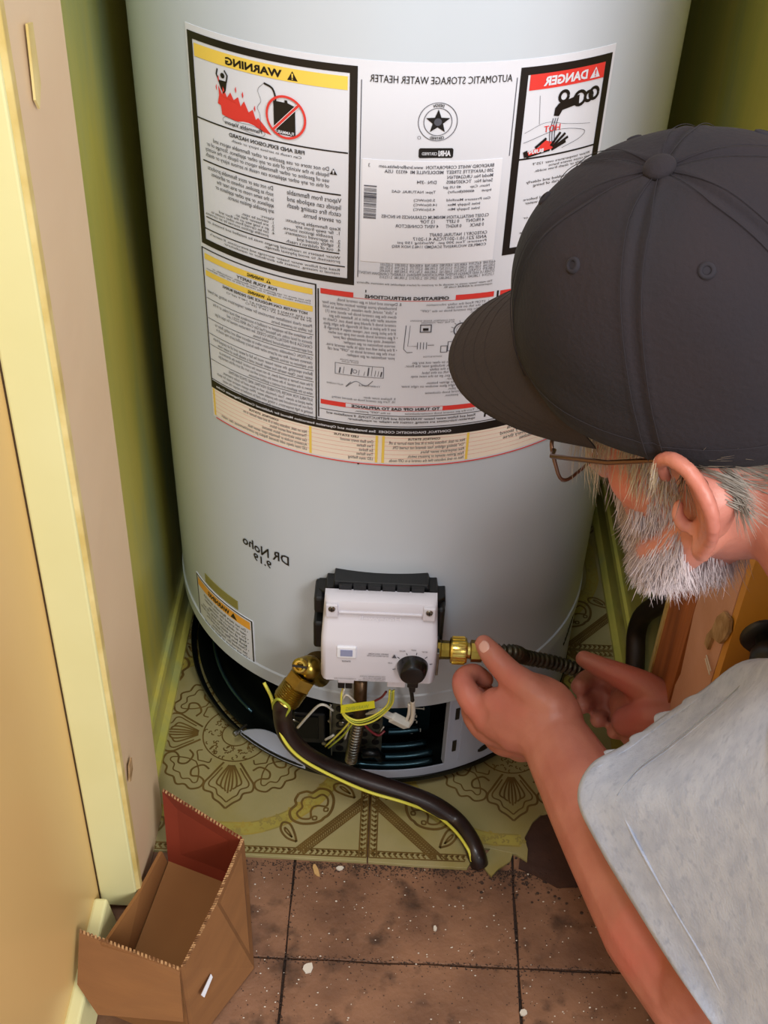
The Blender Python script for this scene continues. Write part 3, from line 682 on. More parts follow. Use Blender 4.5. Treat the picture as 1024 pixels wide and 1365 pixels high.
for s, nl in (('Please check installation instructions for water temperature setting, set lower\nfor safety to prevent burns.', 2), ('The appliance will be equipped or installed in accordance with local codes, or in the\nabsence of local codes, the National Fuel Gas Code ANSI Z223.1, and\nCAN/CGA B149 INSTALLATION CODES. See instruction manual for type of gas\nand appropriate manufactured (mobile) homes.', 4), ('CAUTION: Combustible construction refers to adjacent walls and ceiling. Refer to\nclearance manual. Any use of parts other than factory specified parts may result in\nfire, explosion or serious damage.', 3),
              ('Before operating, the water heater must be full of water and all air purged from\nwater lines. Open nearby hot water faucet until a steady flow of water runs.', 2), ('If the main burner is turned down, do not move the control. Follow the directions as\nshown in the manual. In the event the control will not turn off, turn off the manual gas\nvalve to the appliance and contact a qualified technician.', 3),
              ('SUITABLE FOR WATER (POTABLE) HEATING AND SPACE HEATING\nwhen piped as shown. Toxic chemicals, such as those used for boiler treatment,\nshall not be introduced into the potable water. When system requires water for space\nheating at high temperature, a mixing valve shall be installed to temper the water\nand reduce scald hazard potential. Refer to installation manual.', 5)):
    h = nl*.0046; ct(GR, s, -16.0, -41.9+random.uniform(0, 3), zz-h, zz, ls=1.); zz -= h+.0016
    crect(K, -42.2, -15.8, zz+.0004, zz+.0009); zz -= .0012
# operating instructions panel
crect(K, -14.9, -14.6, .5500, .6840); crect(K, 20.2, 20.6, .552, .685)
crect(RD, -14.3, -7.8, .6802, .6848); crect(RD, 11.9, 19.6, .6802, .6848); crect(RD, -14.3, 19.6, .6796, .6800, .0007); crect(RD, 20.9, 24.5, .676, .6846); crect(RD, 20.9, 39.5, .6796, .6800, .0007)
ct(K, 'OPERATING INSTRUCTIONS', 10.6, -5.6, .6808, .6842, bold=.03)
crect(K, -5.5, -5.3, .6862, .6885)
ct(GR, '1. STOP! Read the safety information\n    at the left on this label.\n2. Set the gas control knob to the "OFF"\n    position.', 18.8, 5.2, .6655, .6775)
ct(GR, '8. Depress and hold in gas control knob.\n    Immediately press ignitor button until you hear\n    a "click" sound, then release. Continue to hold\n    down the gas control knob for about one (1)\n    minute after the pilot is lit. Release the gas\n    control knob if should pop back out. Check to\n    see if the pilot is still lit through the sight glass.\n    If the pilot goes out, repeat steps 4 through 8.\n  \u2022 If gas control knob does not pop out when\n    released, stop and immediately call your\n    service technician or gas supplier.\n  \u2022 If the pilot will not stay lit after several tries,\n    turn the gas control knob to "OFF" and call\n    your technician or gas supplier.', 1.5, -14.0, .6200, .6780)
# little drawing of the control
Dz = .640
cline(GR, ccirc(13.6, Dz+.010, .0068, 24), .0012); cline(GR, ccirc(13.6, Dz+.010, .0045, 24), .0003); cline(K, [(13.3, Dz+.009), (14.1, Dz+.0125)], .0012)
for a in range(20, 200, 28): cline(GR, [(13.6+.0078*cos(radians(a))/AD, Dz+.010+.0078*sin(radians(a))), (13.6+.0100*cos(radians(a))/AD, Dz+.010+.0100*sin(radians(a)))], .0004)
cframe(GR, 5.3, 7.6, Dz+.009, Dz+.017, .2, .0008, .001); crect(K, 5.9, 7.0, Dz+.011, Dz+.0135, .0012)
cline(GR, [(2.6, Dz+.016), (2.3, Dz-.008), (3.0, Dz-.0115), (18.0, Dz-.0128), (18.0, Dz-.004)], .0006); cline(GR, [(3.4, Dz+.016), (3.1, Dz-.005), (5.0, Dz-.005)], .0004)
for a in (5.0, 5.6, 6.2, 6.8): cline(GR, [(a, Dz-.008), (a, Dz-.001)], .0006)
cframe(GR, 11.0, 14.2, Dz-.011, Dz-.001, .15, .0005, .001); cframe(GR, 9.6, 11.0, Dz-.012, Dz-.005, .15, .0005, .001); cline(GR, [(7.0, Dz-.004), (8.3, Dz-.004)], .0005)
ct(GR, 'GAS CONTROL KNOB SHOWN\nIN THE "OFF" POSITION', 12.0, 3.4, Dz+.0180, Dz+.0215); ct(GR, 'IGNITOR BUTTON', 10.0, 6.3, Dz-.0165, Dz-.0150)
ct(GR, '3. Wait five (5) minutes to clear out any gas.\n    If you then smell gas, including near the floor,\n    STOP! Follow "B" in the safety\n    information to the left on this label.\n    If you don\'t smell gas, go to the next step.\n4. Remove outer door.\n5. Find pilot - locate igniter button.\n6. Look through sight glass window on right inner\n    door to view pilot.\n7. Turn gas control knob clockwise\n    to "PILOT" position.', 19.0, 2.2, .5800, .6195)
cframe(GR, -11.3, -1.4, .6005, .6125, .12, .0004, .001)
for a in (-10.4, -9.6, -8.0, -6.5, -5.4, -4.6, -3.9, -3.2, -2.6, -2.0): cline(GR, [(a, .602), (a+.2, .602+random.uniform(.004, .010))], random.choice((.0004, .0012)))
cline(GR, ccirc(-7.2, .6055, .0018, 14), .0004); ct(GR, 'OUTER DOOR\nSIGHT GLASS', -6.5, -10.3, .6140, .6172)
ct(GR, 'THERMOPILE', -2.0, -6.4, .5905, .5921); ct(GR, 'PILOT HOUSING', -9.6, -13.0, .5890, .5906); cline(GR, c2([(-3.5, .597), (-5, .591), (-7, .595), (-9, .588), (-8, .594)]), .0005)
ct(GR, '9. Replace outer door.\n10. Turn gas control knob to desired setting.', 1.2, -12.0, .5735, .5800)
crect(RD, -14.3, -9.0, .5652, .5702); crect(RD, 11.0, 19.6, .5652, .5702); crect(RD, -9, 11, .5652, .5656, .0007); crect(RD, -9, 11, .5699, .5703, .0007)
ct(K, 'TO TURN OFF GAS TO APPLIANCE', 10.4, -7.8, .5662, .5693, bold=.03)
ct(K, '1. Turn the gas control knob counterclockwise             to the "OFF" position.', 18.6, -7.0, .5612, .5640)
crect(K, -14.5, 20.2, .5594, .5600)
ct(K, 'Read and follow water heater WARNINGS and INSTRUCTIONS. If installation and\noperation instructions are missing, contact the retailer or manufacturer.', 18.2, -13.0, .5512, .5582, bold=.01)
crect(K, -42.7, 40.0, .5474, .5482); crect(K, -42.7, 40.0, .5372, .5462)
ct(WH, 'CONTROL DIAGNOSTIC CODES  See Installation and Operation Instruction Manual for Additional Control Diagnostic Codes', 13.2, -41.0, .5395, .5430, bold=.02)
crect(CRM, -42.6, 40.2, .5048, .5370, .0006)
for k in range(6): crect(RD, -42.6, 40.2, .5105+k*.0048, .5107+k*.0048, .0007)
for a in (-42.3, -16.9, -2.6, -1.2, 16.8, 36.5): crect(Y, a, a+.55, .5052, .5366)
crect(CRM, -1.95, -1.25, .505, .5366, .0009)
ct(K, 'CONTROL STATUS', 11.0, 4.2, .5325, .5350, bold=.02); ct(K, 'LED STATUS', -6.2, -11.4, .5325, .5350, bold=.02); ct(K, 'CONTROL STATUS', -24.0, -31.5, .5325, .5350, bold=.02); ct(K, 'LED STATUS', 31.5, 26.0, .5325, .5350, bold=.02)
ct(GR, 'Not on tank, indicates pilot is lit and main burner is off.\n"On" blinking nightlite, heat demand not turned ON.\nPilot temperature sensor failure.\nFalse ignition attempt or pressure switch.\nNot on tank indicates that the control is in OFF mode.', 16.4, .2, .5068, .5310)
ct(GR, 'One flash every second\nTwo flashes\nSix flashes\nTwo flashes\nLED stays flashing', -3.0, -10.0, .5068, .5310); ct(GR, 'One flash every second\nOne flash every three\nThree flashes', 36.0, 24.5, .5160, .5310)
ct(GR, 'Not on tank, indicates pilot is lit and main burner is on.\nThermostat well sensor failure.\nGas valve electronics failure detected.\nAccessory module or flammable vapor sensor fault.\nLED stays always solid detected. Replace gas control/thermostat, clear, restart.', -17.4, -40.0, .5068, .5310)
crect(RD, -41.8, 39.6, .5022, .5034, .0009)
crect(K, -6.3, -5.9, .5015, .5030, .0012)
K.build('black_print', M_black, lab, kind='stuff'); GR.build('fine_print', M_grey, lab, kind='stuff'); RD.build('red_print', M_red, lab, kind='stuff'); Y.build('yellow_print', M_yellow, lab, kind='stuff'); CRM.build('cream_table', M_cream, lab, kind='stuff'); WH.build('white_print', M_label, lab, kind='stuff')
# small warning label low on the left, and the taped tab above it
sm = MB(); cylpatch(sm, -58.2, -33.8, .167, .240, .0006, .0006); sm = sm.build('small_warning_label', M_label, wh, label='small white label with an orange warning band')
K = MB(); O = MB(); cframe(K, -58.0, -34.0, .1675, .2395, .45, .0016); crect(O, -57.3, -34.8, .2235, .2355)
ct(K, 'WARNING', -42.2, -51.5, .2258, .2330, bold=.03); tri(K, -40.6, .2253, .0085)
ct(K, '\u2022 Do not store flammable materials\n  near or around this water heater.\n\u2022 Do not obstruct air openings.\n\u2022 Keep all combustibles away, do not\n  block burner intake screens and vents.\n\u2022 Clean base filter of dust and lint,\n  see manual for instructions.\n\u2022 Do not remove or block any panel.', -35.6, -56.6, .1715, .2205)
K.build('black_print', M_black, sm, kind='stuff'); O.build('orange_band', M_orange, sm)
b = MB(); cylpatch(b, -52.5, -38.8, .2445, .2575, .0010, .0008); b.build('tape_tab', mat('olive_tape', '8C8548', '7C763C', 20, .5), wh)
b = MB()    # hand marker writing, slanting
text(b, 'DR Noho', lambda u, v: cyl(-22.4-13.2*u, .3490+.0125*v+.0030*u+.0012*sin(9*u), .0008), bold=.015); text(b, '9.19', lambda u, v: cyl(-27.2-5.2*u, .3350+.0105*v+.003*u, .0008), bold=.015)
b.build('marker_writing', M_black, wh, label='black handwritten marker note')

# ---- gas control valve
hw = .0595
prof = [(-.262, .2535), (-.3000, .2510), (-.3055, .2550), (-.3075, .3030), (-.3050, .3150), (-.2930, .3270), (-.2900, .3370), (-.2930, .3410), (-.2925, .3500), (-.2900, .3550), (-.2840, .3575), (-.272, .3550)]
b = MB(); k = len(prof); xs = [-hw, -hw+.002, -hw+.006, 0, hw-.006, hw-.002, hw]; ins = [.006, .002, 0, 0, 0, .002, .006]; vs = []
zc = .310
for x, s in zip(xs, ins):
    for y, z in prof:
        vs.append((x*(1-.05*max(0, (z-.31)/.05)), y+s*(1 if y < -.275 else 0), z+(zc-z)*s*6 if abs(z-zc) > .045 else z))
fs = [(i*k+j, (i+1)*k+j, (i+1)*k+j+1, i*k+j+1) for i in range(len(xs)-1) for j in range(k-1)]+[tuple(range(k)), tuple(range(len(vs)-1, len(vs)-k-1, -1))]
b.add(vs, fs); gv = b.build('gas_control_valve', M_valve, wh, autos=40, label='pale grey control box with a black dial')
b = MB()    # black ribbed backing hood
hp = [(-.0665, .326), (-.0650, .344), (-.0575, .346), (-.0560, .3535), (-.049, .3545), (-.048, .3625), (.047, .3615), (.049, .3545), (.0565, .3535), (.0585, .341), (.066, .340), (.067, .326), (.064, .322), (.064, .280), (.060, .276), (-.060, .28), (-.0625, .330)]
b.slab([(x, -.2690 if abs(x) < .06 else -.262, z) for x, z in hp], (0, .026, 0)); b.build('black_hood', M_blackp, gv, bevel=.0018)
b = MB()
for i in range(6):
    x = -.044+i*.0147; b.box((x+.0010, -.2735, 0.33), (x+.0137, -.246, .3618-abs(i-2.5)*.0004))
b.build('hood_rib', M_blackp, gv, kind='stuff')
b = MB(); b.box((-.0690, -.280, .275), (-.058, -.245, .312)); b.build('side_lug', M_blackp, gv, bevel=.003)
b = MB(); b.box((-.0685, -.276, .322), (-.058, -.245, .344)); b.build('side_lug', M_blackp, gv, bevel=.003)
b = MB(); b.box((.058, -.276, .278), (.0660, -.245, .335)); b.build('side_lug', M_blackp, gv, bevel=.003)
b = MB(); b.box((.0595, -.300, .262), (.0625, -.250, .296)); b.build('inlet_plate', M_steel, gv, bevel=.0006)
for sx_ in (-1, 1):
    cx = sx_*.0490; b = MB()
    b.box((cx-.0062, -.2945, .336), (cx+.0062, -.2885, .3535)); b.build('screw_pocket', M_valve, gv, bevel=.0012)
    b = MB(); b.lathe([(0, .0015), (.0032, .0012), (.0038, 0)], n=14, org=(cx, -.2945, .3480), M=M90); b.build('screw', M_steel, gv, autos=30)
    b = MB(); b.box((cx-.0026, -.2963, .3475), (cx+.0026, -.2958, .3485)); b.box((cx-.0005, -.2963, .3454), (cx+.0005, -.2958, .3506)); b.build('screw_slot', M_black, gv, kind='stuff')
b = MB(); b.box((-.042, -.2945, .3415), (.042, -.2905, .3445)); b.build('top_lip', M_valve, gv, bevel=.001)
p = py_(550, 888, -.307); b = MB()   # dial
b.lathe([(0, .0150), (.0100, .0150), (.0125, .0138), (.0142, .0105), (.0158, .004), (.0162, 0)], n=36, org=p, M=M90)
kn = b.build('dial', M_knob, gv, autos=30)
K = MB()
def vt(mb, s, x0, x1, z0, z1, y=-.3079, **k): text(mb, s, lambda u, v: Vector((x0+(x1-x0)*u, y+max(0, .0018*(.255-(z0+(z1-z0)*v))/.05), z0+(z1-z0)*v)), **k)
for i, a in enumerate((-20, 12, 45, 75, 105, 160)):
    q = Vector((p.x+.0195*cos(radians(a+35)), -.3077, p.z+.0195*sin(radians(a+35)))); d = Vector((cos(radians(a+35)), 0, sin(radians(a+35))))*.0015
    K.tube([q-d, q+d], .0004, 4)
vt(K, 'VERY HOT', p.x+.0145, p.x+.0085, p.z+.0215, p.z+.0235); vt(K, 'HOT', p.x+.0025, p.x-.0025, p.z+.0235, p.z+.0255); vt(K, 'PILOT', p.x-.0085, p.x-.0145, p.z+.0215, p.z+.0235); vt(K, 'OFF', p.x-.021, p.x-.0255, p.z+.003, p.z+.005)
vt(K, 'STATUS', -.0285, -.0375, .2855, .2877, bold=.02)
vt(K, 'WARNING  SHOCK HAZARD\nDO NOT REMOVE THIS COVER', .0100, -.0120, .2955, .3005)
K.add([(.0135, -.3085, .2950), (.0185, -.3085, .2950), (.016, -.3085, .3005)], [(0, 1, 2)])
vt(K, 'TYPE WATER HEATER CONTROL\nMAX PRESSURE 1/2 PSI 3.5 kPa\nCONFIGURED FOR NATURAL GAS', .008, -.020, .2580, .2660); vt(K, 'COMBINATION GAS', -.0225, -.045, .2590, .2610)
K.build('valve_print', M_grey, gv, kind='stuff')
K = MB(); text(K, 'Honeywell', lambda u, v: Vector((.021-.042*u, -.2927+.0015*v, .3305+.0065*v)), bold=.02)
K.build('embossed_name', mat('embossed_plastic', 'DEDCE4', rough=.35), gv)
q = py_(462, 869, -.3075); b = MB(); b.box((q.x-.0100, -.3090, q.z-.0080), (q.x+.0100, -.300, q.z+.0080)); b.build('window_bezel', M_sticker, gv, bevel=.0012)
b = MB(); b.box((q.x-.0062, -.3096, q.z-.0045), (q.x+.0062, -.3086, q.z+.0045)); b.build('status_window', mat('status_lens', '8C93B4', rough=.2), gv)
b = MB(); b.box((-.042, -.300, .2440), (-.025, -.272, .2530)); b.build('socket', M_valve, gv, bevel=.001)
for x in (-.0385, -.0305): b = MB(); b.box((x-.0036, -.297, .2320), (x+.0036, -.281, .2475)); b.build('plug', M_blackp, gv, bevel=.001)
b = MB(); b.box((.010, -.299, .2395), (.0295, -.272, .2530)); b.build('socket', M_valve, gv, bevel=.001)
b = MB()
for x in (-.056, -.0535, -.051, -.0485, -.0195, -.0165, .001, .004, .007): b.box((x-.0008, -.298, .2480), (x+.0008, -.290, .2515))
b.build('pin_row', M_sticker, gv, kind='stuff')
b = MB(); b.box((.0315, -.298, .2385), (.0430, -.284, .2500)); b.box((.034, -.297, .230), (.0405, -.286, .2400)); b.build('black_grommet', M_blackp, gv, bevel=.001)
# wires
def wire(name, pts, m, r=.0011, y=-.285, n=8, **k):
    P = [py_(a[0], a[1], a[2] if len(a) > 2 else y) for a in pts]; b = MB(); b.tube(cr(P, 8), r, n); return b.build(name, m, wh, smooth=True, **k)
wire('wire', [(520, 920, -.29), (516, 940), (496, 955), (475, 960), (458, 950), (455, 930), (458, 915, -.28)], M_wy)
wire('wire', [(525, 920, -.29), (522, 940), (500, 960), (476, 966), (459, 955), (455, 940)], M_wy)
wire('wire', [(523, 921, -.292), (519, 941, -.287), (498, 957, -.287), (475, 963, -.287), (456, 952, -.284)], M_wg, .0009)
wire('wire', [(468, 960, -.28), (455, 975, -.27), (434, 995, -.25)], M_wy); wire('wire', [(471, 963, -.28), (458, 980, -.27), (438, 997, -.25)], M_wg)
wire('wire', [(459, 918, -.285), (455, 935, -.28), (462, 926, -.285), (474, 936, -.28)], M_ww, .0012)
wire('wire', [(466, 960, -.275), (464, 972, -.268), (460, 985, -.25)], M_ww, .0012)
wire('wire', [(434, 986, -.245), (445, 980, -.25)], M_ww, .0016)
wire('wire', [(515, 922, -.28), (508, 930, -.275), (495, 936, -.27), (484, 938, -.26)], M_wr, .0013)
wire('wire', [(486, 966, -.255), (495, 975, -.252), (505, 980, -.25), (513, 974, -.245)], M_wr, .0015)
wire('wire', [(547, 915, -.29), (549, 925, -.288), (550, 935, -.286)], M_blackp, .0022)
wire('wire', [(550, 934, -.286), (551, 948, -.280), (549, 960, -.275), (544, 968, -.27)], M_ww, .0026)
wire('wire', [(546, 938, -.282), (545, 952, -.278), (541, 963, -.272)], M_ww, .0018)
wire('wire', [(397, 970, -.24), (410, 955, -.245), (424, 941, -.25), (434, 940, -.25), (444, 947, -.245)], M_ww, .0016, label='white braided igniter lead')
A, B = py_(505, 947, -.277), py_(543, 966, -.274); b = MB(); d = (B-A)
b.tube([A, A+d*.45, A+d*.46, B], [.0042, .0046, .0072, .0070], 4); b.build('wire_connector', M_conn, wh, bevel=.0008)
b = MB(); b.tube([py_(488, 952, -.272), A], [.001, .0036], 6); b.build('connector_tail', M_conn, wh)
b = MB(); c = [py_(455, 941, -.2895), py_(454, 951, -.2895), py_(500, 944, -.2895), py_(499, 935, -.2895)]; b.slab(c, (0, .0012, 0)); tg = b.build('wire_tag', M_tagy, wh, label='bright yellow wire tag')
K = MB(); text(K, 'WARNING', lambda u, v: (c[3]+(c[0]-c[3])*(.15+.7*u)+(c[1]-c[0])*(.75-.5*v))+Vector((0, -.0004, 0)), bold=.02); K.build('tag_print', M_wg, tg)
# ---- brass drain valve
D0 = cyl(-13.6, .212)
dn = D0.copy(); dn.z = 0; dn.normalize()
def orient(z, spin=0):
    q = Vector(z).normalized().to_track_quat('Z', 'Y'); return q.to_matrix()@Matrix.Rotation(spin, 3, 'Z')
b = MB(); b.lathe([(0, .0008), (.0225, .0008), (.0225, .0002)], n=36, org=D0, M=orient(dn))
b.build('drain_hole', mat('hole_foam', '6A5526', '4A3A18', 40, .8), wh)
T0 = py_(412, 890, -.272); T1 = py_(381, 934, -.288); ax = (T1-T0).normalized()
b = MB(); b.tube([D0-dn*.004, D0+dn*.016, T0], [.0125, .0125, .0125], 18); b.ball(T0, .0138)
dv = b.build('drain_valve', M_brass, wh, autos=50, label='brass drain valve with a slotted stem')
b = MB(); L = (T1-T0).length; Mo = orient(ax, .3)
b.lathe([(.0135, L*.20), (.0165, L*.22), (.0165, L*.50), (.0140, L*.53)], n=6, org=T0, M=Mo); b.build('hex_nut', M_brass, dv)
b = MB(); pr = [(.0135, L*.52)]
for i in range(8): pr += [(.0155, L*(.55+i*.055)), (.0137, L*(.577+i*.055))]
pr += [(.0145, L), (.011, L), (.011, L*.9)]
b.lathe(pr, n=36, org=T0, M=Mo); b.build('hose_thread', M_brass, dv, autos=20)
K0 = py_(401, 886, -.293); kd = Vector((-.12, -.85, .5)).normalized(); Mk = orient(kd)
b = MB(); b.lathe([(.0055, -.012), (.0055, 0), (.0085, .0015), (.0085, .0045), (.0065, .0065), (.0045, .0068), (.003, .004), (0, .004)], n=20, org=K0, M=Mk); b.build('valve_stem', M_brass2, dv, autos=35)
b = MB(); b.box((-.0078, -.0012, .0066), (.0078, .0012, .0073), M=Matrix.Translation(K0)@Mk.to_4x4()); b.build('stem_slot', M_black, dv)
bpy.data.objects.remove(_to)

# ------------------------------------------------------------------ drain hose with its wire
hpnt = [T1-ax*.010, T1+ax*.004, py_(377, 955, -.286), py_(384, 980, -.288), py_(404, 1003, -.288), py_(436, 1022, -.286), py_(480, 1038, -.286), py_(530, 1054, -.287), py_(575, 1071, -.291), pz(606, 1092, .013), pz(625, 1116, .012), pz(635, 1138, .008), pz(639, 1152, -.004)]
hs = thing('drain_hose', 'thick black-brown rubber hose curving from the brass drain valve down to the floor', 'hose')
cp = cr(hpnt, 10); b = MB(); b.tube(cp, [.0108 if i > 4 else .0104 for i in range(len(cp))], 20); b.build('hose', M_hose, hs, smooth=True)
gw = thing('ground_wire', 'thin yellow-green wire running along the outer side of the black drain hose', 'wire')
wp = [py_(352, 910, -.262), py_(362, 930, -.272), py_(367, 952, -.285), py_(378, 985, -.298), py_(400, 1010, -.300), py_(440, 1033, -.300), py_(490, 1055, -.3005), py_(540, 1070, -.302), pz(580, 1086, .018), pz(606, 1107, .018), pz(624, 1132, .016), pz(629, 1148, .006)]
b = MB(); b.tube(cr(wp, 8), .0019, 8); b.build('wire', M_wy, gw, smooth=True)
wp = [py_(366, 950, -.285), py_(364, 938, -.29), py_(370, 932, -.30), py_(378, 936, -.302), py_(386, 944, -.30), py_(380, 955, -.296)]
b = MB(); b.tube(cr(wp, 8), .0016, 8); b.build('wire_loop', M_wg, gw, smooth=True)
# ------------------------------------------------------------------ gas connector and pipe
gc = thing('gas_connector', 'corrugated flexible gas line with brass nuts held between the hands of the man', 'gas line')
G0 = py_(590, 866, -.287); G0.x = .0605
xdir = (py_(640, 864, -.287)-G0); xdir.z = 0; xdir = Vector((1, 0, 0)); Mx = orient(xdir)
b = MB(); b.lathe([(0, 0), (.0105, 0), (.0105, .003), (.0098, .004), (.0098, .012), (.0092, .0130)], n=8, org=G0, M=Mx); b.build('adapter', M_brass, gc)
b = MB(); b.lathe([(.009, .0125), (.0132, .0135), (.0140, .016), (.0140, .028), (.0132, .0305), (.0085, .0315), (.0085, .034)], n=24, org=G0, M=Mx); nt_ = b.build('flare_nut', M_brass2, gc, autos=30)
b = MB()
for i in range(22):
    a = 2*pi*i/22; c = G0+Vector((.0135, .0142*cos(a), .0142*sin(a))); b.tube([c+Vector((.002, 0, 0)), c+Vector((.0150, 0, 0))], .0007, 5)
b.build('knurl', M_brass2, nt_, kind='stuff')
b = MB(); b.lathe([(.0085, .034), (.0115, .035), (.0115, .046), (.0085, .048)], n=8, org=G0, M=Mx); b.build('back_nut', M_brass, gc)
fp = cr([G0+Vector((.046, 0, 0)), G0+Vector((.08, .004, -.004)), py_(700, 876, -.262), py_(740, 884, -.245), py_(780, 897, -.240), py_(815, 915, -.24), py_(838, 925, -.235)], 26)
rad = [.0074+.0013*sin(i*pi/2) for i in range(len(fp))]
b = MB(); b.tube(fp, rad, 12); b.build('corrugated_line', mat('flex_steel', '5A5648', '423F34', 40, .4, metal=.8), gc, smooth=True)
gp = thing('gas_pipe', 'dark bent iron gas pipe rising along the right closet wall behind the beard', 'pipe')
pp = cr([px_(848, 1010, .318), px_(845, 940, .318), px_(847, 880, .318), px_(849, 842, .318), px_(858, 820, .318), px_(878, 806, .318), px_(896, 795, .318), px_(903, 770, .318), px_(902, 720, .318), px_(902, 560, .318)], 8)
b = MB(); b.tube(pp, .0118, 16); b.build('pipe', M_pipe, gp, smooth=True)
pb = px_(845, 930, .318); b = MB(); b.lathe([(.0118, -.014), (.016, -.013), (.016, .013), (.0118, .014)], n=16, org=pb); b.build('coupling', M_pipe, gp, autos=40)

# ------------------------------------------------------------------ cardboard box
bx = thing('cardboard_box', 'small open brown cardboard box with a red inner side standing by the left door jamb', 'box')
def sheet(name, pts, m, th, parent=bx, label=None):
    b = MB(); b.slab(pts, th); return b.build(name, m, parent, label=label)
V = Vector
A1 = V((-.139, -.400, .100)); A0 = V((-.137, -.402, 0)); C1 = V((-.2335, -.340, .097)); C0 = V((-.230, -.368, .0)); B1 = V((-.180, -.548, .100)); B0 = V((-.172, -.575, 0)); Dn = V((-.262, -.528, .085)); D0_ = V((-.258, -.545, 0))
Mb = V((-.122, -.490, .0)); Mt = V((-.158, -.476, .098))
sheet('rear_panel', [C0+V((0, 0, .006)), A0+V((0, 0, .006)), A1, C1], M_cardred, (.0008, .004, 0), label='red inner side of the box')
b = MB(); b.slab([A0, Mb, Mt, A1], (.0035, 0, 0)); b.slab([Mb, B0, B1, Mt], (.0035, 0, 0)); rp = b.build('side_panel', M_card, bx)
sheet('bottom_panel', [C0+V((.001, .002, .002)), A0+V((-.001, 0, .002)), Mb+V((-.001, 0, .002)), B0+V((0, 0, .002)), D0_+V((0, 0, .002))], M_cardin, (0, 0, .004))
sheet('side_panel', [C0, D0_, V((-.266, -.500, .060)), V((-.246, -.43, .042)), V((-.234, -.372, .030))], M_cardin, (-.0035, 0, 0))
F1 = V((-.2865, -.512, .100))
sheet('front_panel', [D0_, B0, B1, V((-.262, -.5225, .100))], M_card, (0, -.0035, 0))
sheet('flap', [F1, B1+V((0, -.004, 0)), B1+V((.004, -.028, -.045)), V((-.262, -.570, .050)), V((-.285, -.548, .066))], M_card, (0, -.003, -.001))
# corrugated raw edges
b = MB()
for (p, q) in ((A1, Mt), (Mt, B1), (C1, A1), (F1, B1)):
    n = 26
    for i in range(n):
        s = p.lerp(q, i/n); e = p.lerp(q, (i+.55)/n); w_ = V((.0036, .001, 0)) if p != C1 and p != F1 else V((.0005, -.0036 if p == F1 else .0036, 0))
        b.hexa([s, e, e+w_, s+w_], [v+V((0, 0, .0012+random.uniform(0, .0006))) for v in (s, e, e+w_, s+w_)])
b.build('raw_edge', M_cedge, bx, kind='stuff')
for (a0, a1, ins) in (((310, 1225), (302, 1250), M_cedge), ((277, 1298), (266, 1325), M_sticker)):
    pass
nrm = (Mb-Mt).cross(B1-Mt).normalized()
if nrm.x < 0: nrm = -nrm
def onpl(px, py, p0, nr):
    r = ray(px, py); return CAM+r*((p0-CAM).dot(nr)/r.dot(nr))
nA = (Mb-A0).cross(A1-A0).normalized()
if nA.x < 0: nA = -nA
for pts, p0, nr, m, nm in ((((277, 1298), (279, 1302), (268, 1329), (264, 1326)), Mt, nrm, M_sticker, 'cut_slot'),):
    q = [onpl(a, c, p0, nr)+nr*.0042 for a, c in pts]; b = MB(); b.slab(q, -nr*.0008); b.build(nm, m, bx)
c = A0.lerp(Mb, .55).lerp(A1.lerp(Mt, .55), .50); dd = (Mt-A0).normalized(); ee = nA.cross(dd).normalized()
b = MB(); b.slab([c+nA*.0042+dd*.013*k1+ee*.0016*k2 for k1, k2 in ((-1, -1), (1, -1), (1, 1), (-1, 1))], -nA*.0008); b.build('cut_slot', M_cedge, bx)
# ------------------------------------------------------------------ the man
man = thing('person', 'crouching man in black cap and grey t-shirt reaching for the gas line with both hands', 'person')
TW = -_f                                  # towards the camera
hF = Vector((-.694, .063, -.717)).normalized(); hU = Vector((-.275, .897, .345)); hU = (hU-hF*hU.dot(hF)).normalized(); hL = hU.cross(hF)
cs = lambda v: CR*v.x+CU*v.y+TW*v.z
HF, HU, HL = cs(hF), cs(hU), cs(hL)
if HL.dot(TW) < 0: HL = -HL
H0 = pd(993, 506, .708)
def hp(f, l, u): return H0+HF*f+HL*l+HU*u
MH = Matrix((HF, HL, HU)).transposed()
kU = Vector((-.376, .594, .712)).normalized(); kF = Vector((-.832, .121, -.541)); kF = (kF-kU*kF.dot(kU)).normalized(); kL = kU.cross(kF)
KF, KU, KL = cs(kF), cs(kU), cs(kL)        # the cap sits tipped back on the head
K0 = pd(920, 410, .69)
def kp(f, l, u): return K0+KF*f+KL*l+KU*u
MK = Matrix((KF, KL, KU)).transposed()
def limb(mb, pts, rad, n=16, ell=None, side=None, sub=6):
    P = cr(pts, sub); Rr = lerp_list(rad, sub); E_ = lerp_list(ell, sub) if ell else None
    mb.tube(P, Rr, n, ell=E_, side=side)
    mb.ball(P[0], Rr[0]*(min(E_[0]) if E_ else 1)); mb.ball(P[-1], Rr[-1]*(min(E_[-1]) if E_ else 1))
B = MB()
B.ball(hp(.000, 0, .034), (.087, .076, .092), MH, 28, 18)       # skull
B.ball(hp(.020, 0, -.035), (.078, .070, .080), MH, 24, 16)       # face mass
B.ball(hp(.050, 0, -.088), (.046, .048, .040), MH, 20, 14)       # jaw
B.ball(hp(.079, 0, -.105), (.020, .024, .018), MH)               # chin
limb(B, [hp(.010, .058, -.070), hp(.045, .050, -.095), hp(.078, .018, -.110)], [.017, .017, .014])
limb(B, [hp(.010, -.058, -.070), hp(.045, -.050, -.095), hp(.078, -.018, -.110)], [.017, .017, .014])
B.ball(hp(.045, .040, -.045), (.034, .026, .026), MH); B.ball(hp(.045, -.040, -.045), (.034, .026, .026), MH)
limb(B, [hp(.093, 0, -.012), hp(.104, 0, -.034), hp(.116, 0, -.052)], [.008, .009, .012])
B.ball(hp(.106, .011, -.056), .008); B.ball(hp(.106, -.011, -.056), .008)
